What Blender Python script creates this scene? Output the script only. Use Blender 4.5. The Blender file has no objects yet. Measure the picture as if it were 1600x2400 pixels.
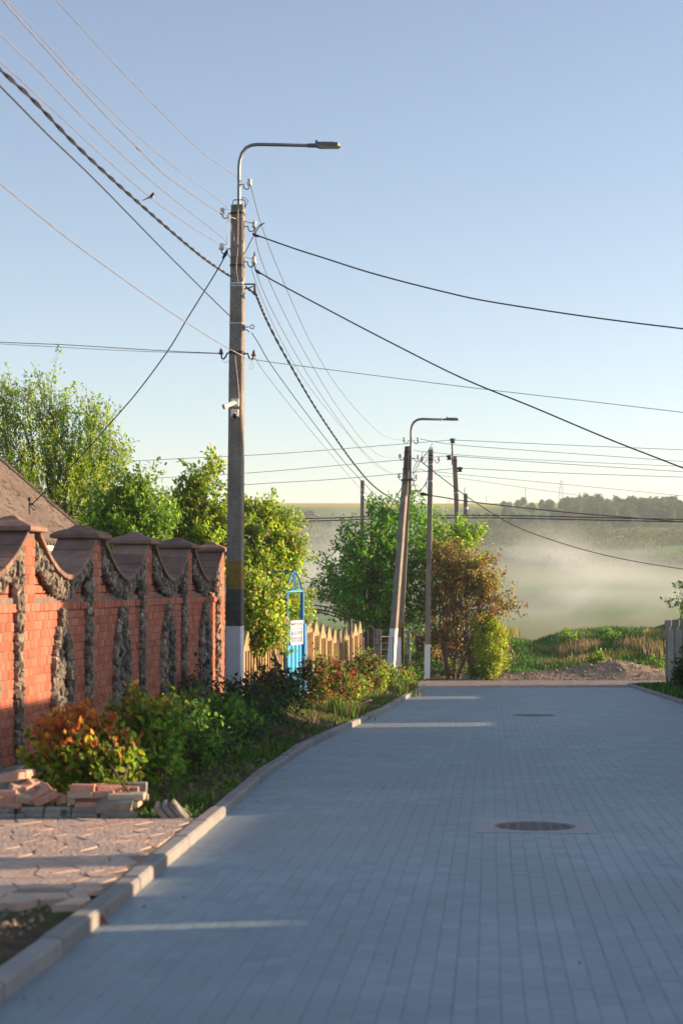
import bpy, math, random
import numpy as np
from mathutils import Vector, Matrix

random.seed(7)
rng = np.random.default_rng(11)
scene = bpy.context.scene
COL = scene.collection

# ------------------------------------------------------------------ camera
FPX = 3900.0          # focal length in photo pixels (photo 1600 x 2400)
EYE = 1.55
HOR = 1370.0          # eye level row of the photo
cam_d = bpy.data.cameras.new('camera')
cam = bpy.data.objects.new('camera', cam_d)
COL.objects.link(cam)
cam.location = (0, 0, EYE)
cam.rotation_euler = (math.radians(90), 0, 0)
cam_d.sensor_fit = 'VERTICAL'
cam_d.sensor_height = 36.0
cam_d.sensor_width = 24.0
cam_d.lens = FPX / 2400.0 * 36.0
cam_d.shift_y = (HOR - 1200.0) / 2400.0
cam_d.clip_start = 0.1
cam_d.clip_end = 6000
cam_d.dof.use_dof = True
cam_d.dof.focus_distance = 35.0
cam_d.dof.aperture_fstop = 2.6
scene.camera = cam

# ------------------------------------------------------------------ sky, sun, exposure
SUN_EL = math.radians(10.0)
SUN_SLOPE = 0.19                     # the sun stands to the right, a little ahead
SUN_AZ = math.atan2(1.0, SUN_SLOPE)  # clockwise from +Y
world = bpy.data.worlds.new('World')
scene.world = world
world.use_nodes = True
wn = world.node_tree.nodes
wl = world.node_tree.links
wn.clear()
sky = wn.new('ShaderNodeTexSky')
sky.sky_type = 'NISHITA'
sky.sun_disc = False
sky.sun_elevation = SUN_EL
sky.sun_rotation = SUN_AZ
sky.altitude = 100
sky.air_density = 0.74
sky.dust_density = 0.9
sky.ozone_density = 0.35
bg = wn.new('ShaderNodeBackground')
bg.inputs['Strength'].default_value = 0.1
wo = wn.new('ShaderNodeOutputWorld')
tint = wn.new('ShaderNodeMix')           # even white balance of the whole sky
tint.data_type = 'RGBA'
tint.blend_type = 'MULTIPLY'
tint.inputs[0].default_value = 1.0
tint.inputs[7].default_value = (0.985, 0.98, 1.04, 1)
wl.new(sky.outputs[0], tint.inputs[6])
wl.new(tint.outputs[2], bg.inputs['Color'])
wl.new(bg.outputs[0], wo.inputs['Surface'])

sun_d = bpy.data.lights.new('sun', 'SUN')
sun_d.energy = 5.0
sun_d.angle = math.radians(0.6)
sun_d.color = (1.0, 0.69, 0.43)
sun = bpy.data.objects.new('sun', sun_d)
COL.objects.link(sun)
sdir = Vector((math.sin(SUN_AZ) * math.cos(SUN_EL), math.cos(SUN_AZ) * math.cos(SUN_EL), math.sin(SUN_EL)))
sun.rotation_euler = sdir.to_track_quat('Z', 'Y').to_euler()
sun.location = (20, 5, 12)

scene.view_settings.view_transform = 'Standard'
scene.view_settings.look = 'None'
scene.view_settings.exposure = 1.33
scene.view_settings.gamma = 1.0
scene.view_settings.use_curve_mapping = False
scene.render.engine = 'CYCLES'
scene.cycles.use_denoising = True
scene.cycles.max_bounces = 8
scene.cycles.diffuse_bounces = 3
scene.cycles.transmission_bounces = 4
scene.cycles.volume_bounces = 5
scene.cycles.transparent_max_bounces = 6
scene.cycles.volume_step_rate = 2.0


# ------------------------------------------------------------------ helpers
def at(x, y, d):
    """photo pixel and distance ahead -> place in the world"""
    return Vector(((x - 800.0) / FPX * d, d, EYE - (y - HOR) / FPX * d))


def lin(h):
    """#rrggbb -> linear"""
    h = h.lstrip('#')
    o = []
    for i in (0, 2, 4):
        c = int(h[i:i + 2], 16) / 255.0
        o.append(c / 12.92 if c <= 0.04045 else ((c + 0.055) / 1.055) ** 2.4)
    return tuple(o)


def tag(o, label=None, cat=None, group=None, kind=None):
    if label: o['label'] = label
    if cat: o['category'] = cat
    if group: o['group'] = group
    if kind: o['kind'] = kind
    return o


def empty(name, loc=(0, 0, 0), **kw):
    o = bpy.data.objects.new(name, None)
    COL.objects.link(o)
    o.location = loc
    o.empty_display_size = 0.2
    return tag(o, **kw)


def adopt(o, parent):
    o.parent = parent
    m = parent.matrix_basis.copy()
    p = parent
    while p.parent is not None:
        m = p.parent.matrix_basis @ p.matrix_parent_inverse @ m
        p = p.parent
    o.matrix_parent_inverse = m.inverted()


def link(name, me, parent=None, mw=None, **kw):
    o = bpy.data.objects.new(name, me)
    COL.objects.link(o)
    if mw is not None:
        o.matrix_basis = mw
    if parent is not None:
        adopt(o, parent)
    return tag(o, **kw)


def np_mesh(name, V, F, mat=None, smooth=False, col=None, rnd=None):
    """V (n,3), F (m,k) all faces with k corners, or a list of such arrays"""
    V = np.asarray(V, dtype=np.float32)
    Fs = F if isinstance(F, list) else [F]
    Fs = [np.asarray(f, dtype=np.int32) for f in Fs if len(f)]
    me = bpy.data.meshes.new(name)
    me.vertices.add(len(V))
    me.vertices.foreach_set('co', V.ravel())
    nl = sum(f.size for f in Fs)
    npoly = sum(len(f) for f in Fs)
    me.loops.add(nl)
    me.loops.foreach_set('vertex_index', np.concatenate([f.ravel() for f in Fs]))
    me.polygons.add(npoly)
    starts, s = [], 0
    for f in Fs:
        starts.append(s + np.arange(len(f)) * f.shape[1])
        s += f.size
    me.polygons.foreach_set('loop_start', np.concatenate(starts).astype(np.int32))
    me.polygons.foreach_set('use_smooth', np.full(npoly, bool(smooth)))
    me.update(calc_edges=True)
    if col is not None:
        a = me.attributes.new('col', 'FLOAT_COLOR', 'POINT')
        c = np.ones((len(V), 4), dtype=np.float32)
        c[:, :3] = col
        a.data.foreach_set('color', c.ravel())
    if rnd is not None:
        a = me.attributes.new('rnd', 'FLOAT', 'POINT')
        a.data.foreach_set('value', np.asarray(rnd, dtype=np.float32))
    if mat is not None:
        me.materials.append(mat)
    return me


class MB:
    """collects shapes into one mesh"""

    def __init__(self):
        self.v = []
        self.f = []

    def add(self, verts, faces):
        n = len(self.v)
        self.v.extend([tuple(p) for p in verts])
        self.f.extend([tuple(i + n for i in q) for q in faces])
        return self

    def box(self, c, s, rz=0.0, M=None, ch=0.0):
        hx, hy, hz = s[0] / 2, s[1] / 2, s[2] / 2
        if ch <= 0:
            P = [(-hx, -hy, -hz), (hx, -hy, -hz), (hx, hy, -hz), (-hx, hy, -hz), (-hx, -hy, hz), (hx, -hy, hz), (hx, hy, hz), (-hx, hy, hz)]
            Fc = [(3, 2, 1, 0), (4, 5, 6, 7), (0, 1, 5, 4), (1, 2, 6, 5), (2, 3, 7, 6), (3, 0, 4, 7)]
        else:
            P, Fc = chamfer_box(s[0], s[1], s[2], ch)
        R = M if M is not None else Matrix.Rotation(rz, 3, 'Z')
        c = Vector(c)
        return self.add([c + R @ Vector(p) for p in P], Fc)

    def tube(self, pts, r, n=6, cap=True):
        pts = [Vector(p) for p in pts]
        rs = r if isinstance(r, (list, tuple)) else [r] * len(pts)
        rings = []
        ref = None
        for i, p in enumerate(pts):
            a = pts[max(i - 1, 0)]
            b = pts[min(i + 1, len(pts) - 1)]
            t = (b - a)
            if t.length < 1e-9: t = Vector((0, 0, 1))
            t.normalize()
            if ref is None:
                ref = t.orthogonal().normalized()
            u = (ref - t * ref.dot(t))
            if u.length < 1e-6: u = t.orthogonal()
            u.normalize()
            ref = u
            w = t.cross(u)
            rings.append([p + (u * math.cos(2 * math.pi * k / n) + w * math.sin(2 * math.pi * k / n)) * rs[i] for k in range(n)])
        base = len(self.v)
        for R in rings: self.v.extend([tuple(q) for q in R])
        for i in range(len(rings) - 1):
            for k in range(n):
                a = base + i * n + k
                b = base + i * n + (k + 1) % n
                self.f.append((a, b, b + n, a + n))
        if cap:
            self.f.append(tuple(base + k for k in reversed(range(n))))
            self.f.append(tuple(base + (len(rings) - 1) * n + k for k in range(n)))
        return self

    def lathe(self, prof, c, axis=(0, 0, 1), n=10):
        """prof: list of (radius, height)"""
        ax = Vector(axis).normalized()
        u = ax.orthogonal().normalized()
        w = ax.cross(u)
        c = Vector(c)
        base = len(self.v)
        for r, h in prof:
            for k in range(n):
                a = 2 * math.pi * k / n
                self.v.append(tuple(c + ax * h + (u * math.cos(a) + w * math.sin(a)) * max(r, 1e-4)))
        for i in range(len(prof) - 1):
            for k in range(n):
                a = base + i * n + k
                b = base + i * n + (k + 1) % n
                self.f.append((a, b, b + n, a + n))
        self.f.append(tuple(base + k for k in reversed(range(n))))
        self.f.append(tuple(base + (len(prof) - 1) * n + k for k in range(n)))
        return self

    def sweep(self, prof, pts, up=(0, 0, 1), cap=True):
        """prof: closed 2d outline (side, up); pts: path"""
        up = Vector(up)
        pts = [Vector(p) for p in pts]
        base = len(self.v)
        n = len(prof)
        for i, p in enumerate(pts):
            t = (pts[min(i + 1, len(pts) - 1)] - pts[max(i - 1, 0)]).normalized()
            s = t.cross(up).normalized()
            w = s.cross(t)
            for (a, b) in prof: self.v.append(tuple(p + s * a + w * b))
        for i in range(len(pts) - 1):
            for k in range(n):
                a = base + i * n + k
                b = base + i * n + (k + 1) % n
                self.f.append((a, a + n, b + n, b))
        if cap:
            self.f.append(tuple(base + k for k in range(n)))
            self.f.append(tuple(base + (len(pts) - 1) * n + k for k in reversed(range(n))))
        return self

    def mesh(self, name, mat=None, smooth=False):
        me = bpy.data.meshes.new(name)
        me.from_pydata(self.v, [], self.f)
        if smooth:
            me.polygons.foreach_set('use_smooth', [True] * len(me.polygons))
        if mat is not None: me.materials.append(mat)
        me.update()
        return me

    def build(self, name, mat, parent=None, smooth=False, **kw):
        return link(name, self.mesh(name, mat, smooth), parent, **kw)


def chamfer_box(sx, sy, sz, c):
    """box with chamfered edges, 24 corners"""
    hx, hy, hz = sx / 2, sy / 2, sz / 2
    P, idx = [], {}
    for X in (-1, 1):
        for Y in (-1, 1):
            for Z in (-1, 1):
                for k in range(3):
                    p = [X * (hx - c), Y * (hy - c), Z * (hz - c)]
                    p[k] = (X, Y, Z)[k] * (hx, hy, hz)[k]
                    idx[(X, Y, Z, k)] = len(P)
                    P.append(tuple(p))
    F = []
    g = lambda X, Y, Z, k: idx[(X, Y, Z, k)]
    for s in (-1, 1):
        q = [(s, -1, -1), (s, 1, -1), (s, 1, 1), (s, -1, 1)]
        F.append([g(*p, 0) for p in q])
        q = [(1, s, -1), (-1, s, -1), (-1, s, 1), (1, s, 1)]
        F.append([g(*p, 1) for p in q])
        q = [(-1, -1, s), (1, -1, s), (1, 1, s), (-1, 1, s)]
        F.append([g(*p, 2) for p in q])
    for a in (-1, 1):
        for b in (-1, 1):
            F.append([g(-1, a, b, 1), g(1, a, b, 1), g(1, a, b, 2), g(-1, a, b, 2)])
            F.append([g(a, -1, b, 0), g(a, 1, b, 0), g(a, 1, b, 2), g(a, -1, b, 2)])
            F.append([g(a, b, -1, 0), g(a, b, 1, 0), g(a, b, 1, 1), g(a, b, -1, 1)])
    for X in (-1, 1):
        for Y in (-1, 1):
            for Z in (-1, 1):
                F.append([g(X, Y, Z, 0), g(X, Y, Z, 1), g(X, Y, Z, 2)])
    out = []
    for f in F:   # outward winding
        p = [Vector(P[i]) for i in f]
        n = (p[1] - p[0]).cross(p[2] - p[0])
        out.append(tuple(f) if n.dot(sum(p, Vector())) > 0 else tuple(reversed(f)))
    return P, out


# ------------------------------------------------------------------ materials
def mat_basic(name, c1, c2=None, rough=0.8, scale=6.0, detail=4.0, bump=0.0, bscale=None, rndmix=0.0, c3=None, metal=0.0, spec=0.35, ramp=(0.35, 0.65), coord='Object', speck=None):
    m = bpy.data.materials.new(name)
    m.use_nodes = True
    N = m.node_tree.nodes
    L = m.node_tree.links
    bs = N['Principled BSDF']
    bs.inputs['Roughness'].default_value = rough
    bs.inputs['Metallic'].default_value = metal
    bs.inputs['Specular IOR Level'].default_value = spec
    tc = N.new('ShaderNodeTexCoord')
    if coord == 'World':
        gm = N.new('ShaderNodeNewGeometry')
        vec = gm.outputs['Position']
    else:
        vec = tc.outputs[coord]
    if c2 is None:
        c2 = tuple(x * 0.8 for x in c1)
    nz = N.new('ShaderNodeTexNoise')
    nz.inputs['Scale'].default_value = scale
    nz.inputs['Detail'].default_value = detail
    nz.inputs['Roughness'].default_value = 0.65
    L.new(vec, nz.inputs['Vector'])
    rp = N.new('ShaderNodeValToRGB')
    rp.color_ramp.elements[0].position = ramp[0]
    rp.color_ramp.elements[1].position = ramp[1]
    rp.color_ramp.elements[0].color = (*c1, 1)
    rp.color_ramp.elements[1].color = (*c2, 1)
    L.new(nz.outputs['Fac'], rp.inputs['Fac'])
    out = rp.outputs['Color']
    if rndmix > 0:
        oi = N.new('ShaderNodeObjectInfo')
        atn = N.new('ShaderNodeAttribute')
        atn.attribute_name = 'rnd'
        ad = N.new('ShaderNodeMath')
        ad.operation = 'ADD'
        L.new(oi.outputs['Random'], ad.inputs[0])
        L.new(atn.outputs['Fac'], ad.inputs[1])
        fr = N.new('ShaderNodeMath')
        fr.operation = 'FRACT'
        L.new(ad.outputs[0], fr.inputs[0])
        hs = N.new('ShaderNodeHueSaturation')
        mr = N.new('ShaderNodeMapRange')
        mr.inputs['To Min'].default_value = 1 - rndmix
        mr.inputs['To Max'].default_value = 1 + rndmix
        L.new(fr.outputs[0], mr.inputs['Value'])
        L.new(mr.outputs[0], hs.inputs['Value'])
        L.new(out, hs.inputs['Color'])
        out = hs.outputs['Color']
        if c3 is not None:
            mx = N.new('ShaderNodeMix')
            mx.data_type = 'RGBA'
            m2 = N.new('ShaderNodeMath')
            m2.operation = 'MULTIPLY'
            m2.inputs[1].default_value = 7.31
            L.new(fr.outputs[0], m2.inputs[0])
            f2 = N.new('ShaderNodeMath')
            f2.operation = 'FRACT'
            L.new(m2.outputs[0], f2.inputs[0])
            m3 = N.new('ShaderNodeMath')
            m3.operation = 'POWER'
            m3.inputs[1].default_value = 2.0
            L.new(f2.outputs[0], m3.inputs[0])
            L.new(m3.outputs[0], mx.inputs[0])
            L.new(out, mx.inputs[6])
            mx.inputs[7].default_value = (*c3, 1)
            out = mx.outputs[2]
    if speck is not None:
        ns = N.new('ShaderNodeTexNoise')
        ns.inputs['Scale'].default_value = speck[0]
        ns.inputs['Detail'].default_value = 2.0
        L.new(vec, ns.inputs['Vector'])
        r2 = N.new('ShaderNodeValToRGB')
        r2.color_ramp.elements[0].position = speck[2]
        r2.color_ramp.elements[1].position = speck[2] + 0.12
        L.new(ns.outputs['Fac'], r2.inputs['Fac'])
        mx = N.new('ShaderNodeMix')
        mx.data_type = 'RGBA'
        L.new(r2.outputs['Color'], mx.inputs[0])
        L.new(out, mx.inputs[6])
        mx.inputs[7].default_value = (*speck[1], 1)
        out = mx.outputs[2]
    L.new(out, bs.inputs['Base Color'])
    if bump > 0:
        nb = N.new('ShaderNodeTexNoise')
        nb.inputs['Scale'].default_value = bscale or scale * 5
        nb.inputs['Detail'].default_value = 5.0
        L.new(vec, nb.inputs['Vector'])
        bp = N.new('ShaderNodeBump')
        bp.inputs['Strength'].default_value = min(1.0, bump)
        bp.inputs['Distance'].default_value = 0.02
        L.new(nb.outputs['Fac'], bp.inputs['Height'])
        L.new(bp.outputs['Normal'], bs.inputs['Normal'])
    return m


def mat_leaf(name, trans=0.35, rough=0.55, tint=(1.0, 1.0, 0.7)):
    m = bpy.data.materials.new(name)
    m.use_nodes = True
    N = m.node_tree.nodes
    L = m.node_tree.links
    bs = N['Principled BSDF']
    bs.inputs['Roughness'].default_value = rough
    bs.inputs['Specular IOR Level'].default_value = 0.3
    a = N.new('ShaderNodeAttribute')
    a.attribute_name = 'col'
    L.new(a.outputs['Color'], bs.inputs['Base Color'])
    tr = N.new('ShaderNodeBsdfTranslucent')
    mul = N.new('ShaderNodeMix')
    mul.data_type = 'RGBA'
    mul.blend_type = 'MULTIPLY'
    mul.inputs[0].default_value = 1.0
    L.new(a.outputs['Color'], mul.inputs[6])
    mul.inputs[7].default_value = (*[t * 1.9 for t in tint], 1)
    L.new(mul.outputs[2], tr.inputs['Color'])
    mx = N.new('ShaderNodeMixShader')
    mx.inputs[0].default_value = trans
    L.new(bs.outputs[0], mx.inputs[1])
    L.new(tr.outputs[0], mx.inputs[2])
    L.new(mx.outputs[0], N['Material Output'].inputs['Surface'])
    return m


def mat_ground(name):
    m = bpy.data.materials.new(name)
    m.use_nodes = True
    N = m.node_tree.nodes
    L = m.node_tree.links
    bs = N['Principled BSDF']
    bs.inputs['Roughness'].default_value = 0.95
    bs.inputs['Specular IOR Level'].default_value = 0.1
    a = N.new('ShaderNodeAttribute')
    a.attribute_name = 'col'
    gm = N.new('ShaderNodeNewGeometry')
    nz = N.new('ShaderNodeTexNoise')
    nz.inputs['Scale'].default_value = 9.0
    nz.inputs['Detail'].default_value = 8.0
    nz.inputs['Roughness'].default_value = 0.7
    L.new(gm.outputs['Position'], nz.inputs['Vector'])
    mr = N.new('ShaderNodeMapRange')
    mr.inputs['From Min'].default_value = 0.3
    mr.inputs['From Max'].default_value = 0.7
    mr.inputs['To Min'].default_value = 0.55
    mr.inputs['To Max'].default_value = 1.4
    L.new(nz.outputs['Fac'], mr.inputs['Value'])
    hs = N.new('ShaderNodeHueSaturation')
    L.new(mr.outputs[0], hs.inputs['Value'])
    L.new(a.outputs['Color'], hs.inputs['Color'])
    L.new(hs.outputs[0], bs.inputs['Base Color'])
    bp = N.new('ShaderNodeBump')
    bp.inputs['Strength'].default_value = 0.8
    bp.inputs['Distance'].default_value = 0.05
    L.new(nz.outputs['Fac'], bp.inputs['Height'])
    L.new(bp.outputs['Normal'], bs.inputs['Normal'])
    return m


M = {}
M['concrete_pole'] = mat_basic('pole concrete', (0.20, 0.175, 0.145), (0.32, 0.285, 0.235), 0.9, 3.0, 6, 0.5, 60, speck=(70, (0.10, 0.09, 0.08), 0.54))
M['white_paint'] = mat_basic('lime white paint', (0.78, 0.80, 0.82), (0.66, 0.68, 0.70), 0.8, 5.0, 6, 0.25, 60, ramp=(0.5, 0.85))
M['black_paint'] = mat_basic('black paint', (0.06, 0.06, 0.06), (0.12, 0.115, 0.105), 0.75, 9.0, 6, 0.3, 60)
M['yellow_paint'] = mat_basic('old yellow paint', (0.33, 0.21, 0.035), (0.20, 0.135, 0.04), 0.8, 14.0, 6, 0.3, 60)
M['galv'] = mat_basic('galvanised pipe', (0.18, 0.19, 0.20), (0.24, 0.25, 0.26), 0.5, 8, 4, metal=0.6)
M['lamp_grey'] = mat_basic('lamp housing', (0.10, 0.115, 0.12), (0.13, 0.145, 0.15), 0.45, 8, 3)
M['lamp_glass'] = mat_basic('lamp glass', (0.45, 0.42, 0.40), (0.5, 0.47, 0.44), 0.2, 8, 3, spec=0.5)
M['black_iron'] = mat_basic('dark iron', (0.025, 0.025, 0.03), (0.05, 0.045, 0.045), 0.55, 20, 4)
M['porcelain'] = mat_basic('porcelain', (0.72, 0.70, 0.66), (0.60, 0.58, 0.54), 0.25, 12, 4, spec=0.5)
M['brown_porcelain'] = mat_basic('brown porcelain', (0.10, 0.055, 0.045), (0.15, 0.08, 0.06), 0.3, 12, 4, spec=0.5)
M['steel_band'] = mat_basic('steel band', (0.45, 0.5, 0.52), (0.55, 0.6, 0.62), 0.35, 12, 3, metal=0.7)
M['cable_black'] = mat_basic('black cable', (0.018, 0.018, 0.024), (0.03, 0.03, 0.036), 0.6, 6, 2)
M['wire_grey'] = mat_basic('bare wire', (0.20, 0.19, 0.19), (0.30, 0.27, 0.26), 0.5, 4, 2, metal=0.4)
M['cam_white'] = mat_basic('camera plastic', (0.70, 0.70, 0.70), (0.62, 0.62, 0.62), 0.4, 9, 2)
M['cam_black'] = mat_basic('camera glass', (0.01, 0.01, 0.012), (0.015, 0.015, 0.02), 0.12, 9, 2, spec=0.5)
M['paver'] = mat_basic('grey paving brick', (0.215, 0.285, 0.325), (0.27, 0.35, 0.385), 0.55, 1.3, 6, 0.3, 130, spec=0.5, rndmix=0.085, coord='World', speck=(0.55, (0.235, 0.29, 0.325), 0.5))
M['paver_bed'] = mat_basic('jointing sand', (0.19, 0.21, 0.225), (0.26, 0.28, 0.30), 0.95, 6, 6, 0.4, 90, coord='World')
M['kerb'] = mat_basic('kerb concrete', (0.24, 0.24, 0.235), (0.31, 0.305, 0.295), 0.9, 2.5, 6, 0.35, 90, rndmix=0.10, coord='World', speck=(5, (0.22, 0.21, 0.19), 0.62))
M['brick'] = mat_basic('red brick', (0.40, 0.125, 0.07), (0.315, 0.092, 0.054), 0.85, 5, 6, 0.35, 70, rndmix=0.2, c3=(0.45, 0.17, 0.11), coord='World')
M['mortar'] = mat_basic('mortar', (0.14, 0.11, 0.095), (0.22, 0.18, 0.155), 0.95, 8, 6, 0.5, 60, coord='World')
M['rubble'] = mat_basic('rubble stone', (0.17, 0.15, 0.12), (0.36, 0.315, 0.25), 0.9, 7, 6, 0.6, 40, rndmix=0.3, c3=(0.08, 0.075, 0.065), coord='World')
M['rubble_bed'] = mat_basic('stone mortar', (0.07, 0.065, 0.058), (0.12, 0.11, 0.095), 0.95, 9, 6, 0.6, 40, coord='World')
M['coping'] = mat_basic('brown coping slab', (0.16, 0.095, 0.075), (0.27, 0.165, 0.125), 0.85, 4, 6, 0.45, 50, rndmix=0.22, coord='World')
M['plinth'] = mat_basic('plinth concrete', (0.27, 0.26, 0.24), (0.36, 0.345, 0.32), 0.95, 4, 6, 0.6, 30, coord='World', speck=(3, (0.15, 0.145, 0.13), 0.58))
M['old_concrete'] = mat_basic('mossy concrete', (0.20, 0.19, 0.165), (0.31, 0.295, 0.26), 0.95, 5, 6, 0.6, 40, rndmix=0.12, coord='World', speck=(7, (0.07, 0.075, 0.05), 0.55))
M['loose_brick'] = mat_basic('pink paving brick', (0.45, 0.20, 0.135), (0.52, 0.28, 0.20), 0.9, 5, 6, 0.4, 60, rndmix=0.12, c3=(0.44, 0.36, 0.29))
M['drive_stone'] = mat_basic('pink paving stone', (0.50, 0.335, 0.25), (0.58, 0.43, 0.33), 0.9, 4, 6, 0.6, 30, rndmix=0.14, c3=(0.42, 0.37, 0.32))
M['fence_conc'] = mat_basic('cast fence concrete', (0.29, 0.205, 0.105), (0.38, 0.275, 0.145), 0.9, 3, 6, 0.4, 40, rndmix=0.12, coord='World', speck=(5, (0.2, 0.15, 0.085), 0.58))
M['grey_fence'] = mat_basic('grey fence concrete', (0.21, 0.205, 0.19), (0.28, 0.27, 0.25), 0.9, 3, 6, 0.3, 40, rndmix=0.06, coord='World')
M['blue_paint'] = mat_basic('blue gate paint', (0.012, 0.17, 0.46), (0.02, 0.21, 0.50), 0.5, 4, 4, spec=0.45)
M['blue_light'] = mat_basic('light blue gate paint', (0.03, 0.33, 0.60), (0.04, 0.38, 0.64), 0.5, 3, 5, spec=0.45)
M['white_metal'] = mat_basic('white metal paint', (0.58, 0.6, 0.66), (0.5, 0.52, 0.58), 0.5, 8, 3)
M['asbestos'] = mat_basic('weathered roof sheet', (0.15, 0.12, 0.10), (0.24, 0.195, 0.16), 0.95, 1.8, 7, 0.4, 30, coord='World', speck=(9, (0.09, 0.075, 0.065), 0.55))
M['plaster'] = mat_basic('pale plaster', (0.50, 0.46, 0.40), (0.58, 0.54, 0.48), 0.9, 2, 5, 0.2, 30)
M['dark_wood'] = mat_basic('dark timber', (0.06, 0.045, 0.035), (0.10, 0.075, 0.055), 0.85, 8, 5, 0.3, 40)
M['bark'] = mat_basic('bark', (0.10, 0.075, 0.055), (0.19, 0.15, 0.115), 0.95, 10, 5, 0.7, 50)
M['bark_pale'] = mat_basic('pale bark', (0.22, 0.17, 0.14), (0.32, 0.25, 0.21), 0.95, 10, 5, 0.6, 50)
M['manhole'] = mat_basic('cast iron', (0.12, 0.115, 0.115), (0.19, 0.175, 0.165), 0.7, 20, 4, 0.5, 60)
M['slab'] = mat_basic('manhole slab', (0.33, 0.35, 0.36), (0.39, 0.41, 0.42), 0.9, 4, 5, 0.3, 60)
M['dirt'] = mat_basic('dry dirt', (0.23, 0.165, 0.115), (0.35, 0.265, 0.19), 0.95, 3, 8, 0.9, 14, coord='World')
M['gravel'] = mat_basic('gravel', (0.22, 0.17, 0.125), (0.32, 0.255, 0.195), 0.9, 5, 4, rndmix=0.3, coord='World')
M['glass'] = mat_basic('window glass', (0.02, 0.025, 0.03), (0.03, 0.035, 0.04), 0.08, 3, 2, spec=0.6)
M['ground'] = mat_ground('earth and turf')
M['leaf'] = mat_leaf('leaves', 0.5)
M['leaf_far'] = mat_leaf('far leaves', 0.2)
M['grass'] = mat_leaf('grass blades', 0.3)
# ------------------------------------------------------------------ the lie of the land
_KY = np.array([-30, -10, 0, 6.94, 8.7, 10.0, 12.78, 18.0, 22.6, 27.1, 32.7, 40.3, 46.9, 60.0])
_KX = np.array([-3.76, -2.5, -1.86, -1.42, -1.285, -1.21, -1.05, -0.78, -0.42, 0.16, 0.87, 1.66, 2.40, 3.85])


def kerbL(y): return np.interp(y, _KY, _KX)
def kerbR(y): return 7.36 + 0.073 * (np.asarray(y, dtype=float) - 35.9)
def wallX(y): return 0.1167 * np.asarray(y, dtype=float) - 5.0
def road_z(y): return -0.029 * np.asarray(y, dtype=float)
def sstep(a, b, x):
    t = np.clip((np.asarray(x, dtype=float) - a) / (b - a), 0, 1)
    return t * t * (3 - 2 * t)


_HY = np.array([60, 78, 95, 130, 180, 225, 270, 330, 450, 560, 650, 760, 880, 1000, 1150, 1600, 2600])
_HZ = np.array([-1.74, -2.1, -4.6, -9, -14, -14.5, -11, -4.5, 8.0, 18, 26.3, 35.5, 44.6, 50.4, 55, 60, 62])
# crest of the grass bank, taken along x at about 72 m
_BX = np.array([-40, 2.0, 5.0, 7.1, 8.5, 10.0, 12.0, 13.5, 14.8, 18.0, 30.0, 80.0])
_BZ = np.array([-1.6, -1.5, -1.25, -0.95, -1.15, -0.66, -0.50, -0.62, -0.15, 0.35, 0.5, 0.0])


def vnoise(x, y, s, seed=0):
    """cheap smooth noise from sines"""
    x = np.asarray(x, dtype=float) / s
    y = np.asarray(y, dtype=float) / s
    r = np.random.default_rng(seed)
    o = np.zeros(np.broadcast(x, y).shape)
    for k in range(7):
        a, b, p = r.uniform(-2.2, 2.2), r.uniform(-2.2, 2.2), r.uniform(0, 6.28)
        o = o + np.sin(a * x + b * y + p + 1.3 * np.sin(0.7 * b * x - 0.6 * a * y + p))
    return o / 4.5


def bed_z(y):
    """height of the soil along the foot of the brick wall and the fence"""
    y = np.asarray(y, dtype=float)
    rz = road_z(y)
    a = sstep(13.0, 13.5, y)
    b = sstep(26.5, 33, y)
    near = rz + 0.07
    mid = -0.40 + 0 * y
    far = rz + 0.22
    z = near * (1 - a) + mid * a
    return z * (1 - b) + far * b


def ground_z(x, y):
    x = np.asarray(x, dtype=float)
    y = np.asarray(y, dtype=float)
    rz = road_z(np.minimum(y, 60))
    kl, kr, wx = kerbL(y), kerbR(y), wallX(y)
    z = rz - 0.12 + 0 * x
    tl = np.clip((kl - 0.12 - x) / np.maximum(kl - 0.12 - (wx + 0.3), 0.3), 0, 1)
    bz = bed_z(y)
    left = (rz + 0.05) + (bz - rz - 0.05) * (tl * 0.35 + 0.65 * sstep(0.05, 0.75, tl)) + 0.025 * vnoise(x, y, 0.35, 3)
    z = np.where(x < kl - 0.06, left, z)
    right = rz + 0.06 + 0.05 * sstep(kr, kr + 3, x) + 0.02 * vnoise(x, y, 0.4, 4)
    z = np.where(x > kr + 0.06, right, z)
    # behind the cross street
    w = sstep(46.6, 47.2, y)
    cross = np.where((y > 47.0) & (y < 54.3) & (x > 2.1), rz - 0.12, rz + 0.02 + 0.04 * vnoise(x, y, 0.8, 5))
    z = z * (1 - w) + cross * w
    # grass bank and valley
    prof = np.interp(y, _HY, _HZ)
    hill = sstep(260, 500, y)
    prof = prof + hill * (1.6 * vnoise(x, y, 70, 8) + 2.4 * vnoise(x, y, 190, 9)) * (1 - 0.75 * sstep(760, 900, y))
    bank_top = np.interp(x, _BX, _BZ) + 0.1 * vnoise(x, y, 2.0, 12) + 0.06 * vnoise(x, y, 0.7, 13)
    up = sstep(60.5, 70.5, y)
    down = sstep(73, 92, y)
    bank = (rz + 0.02) * (1 - up) + bank_top * up
    z = np.where(y > 56, bank * (1 - down) + prof * down, z)
    return z


# one sheet of ground out to the far hill
def axis(a, b, step, far_lo, far_hi, g=1.16):
    xs = list(np.arange(a, b + 1e-6, step))
    s, x = step, b
    while x < far_hi:
        s *= g
        x += s
        xs.append(x)
    s, x = step, a
    while x > far_lo:
        s *= g
        x -= s
        xs.insert(0, x)
    return np.array(xs)


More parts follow.
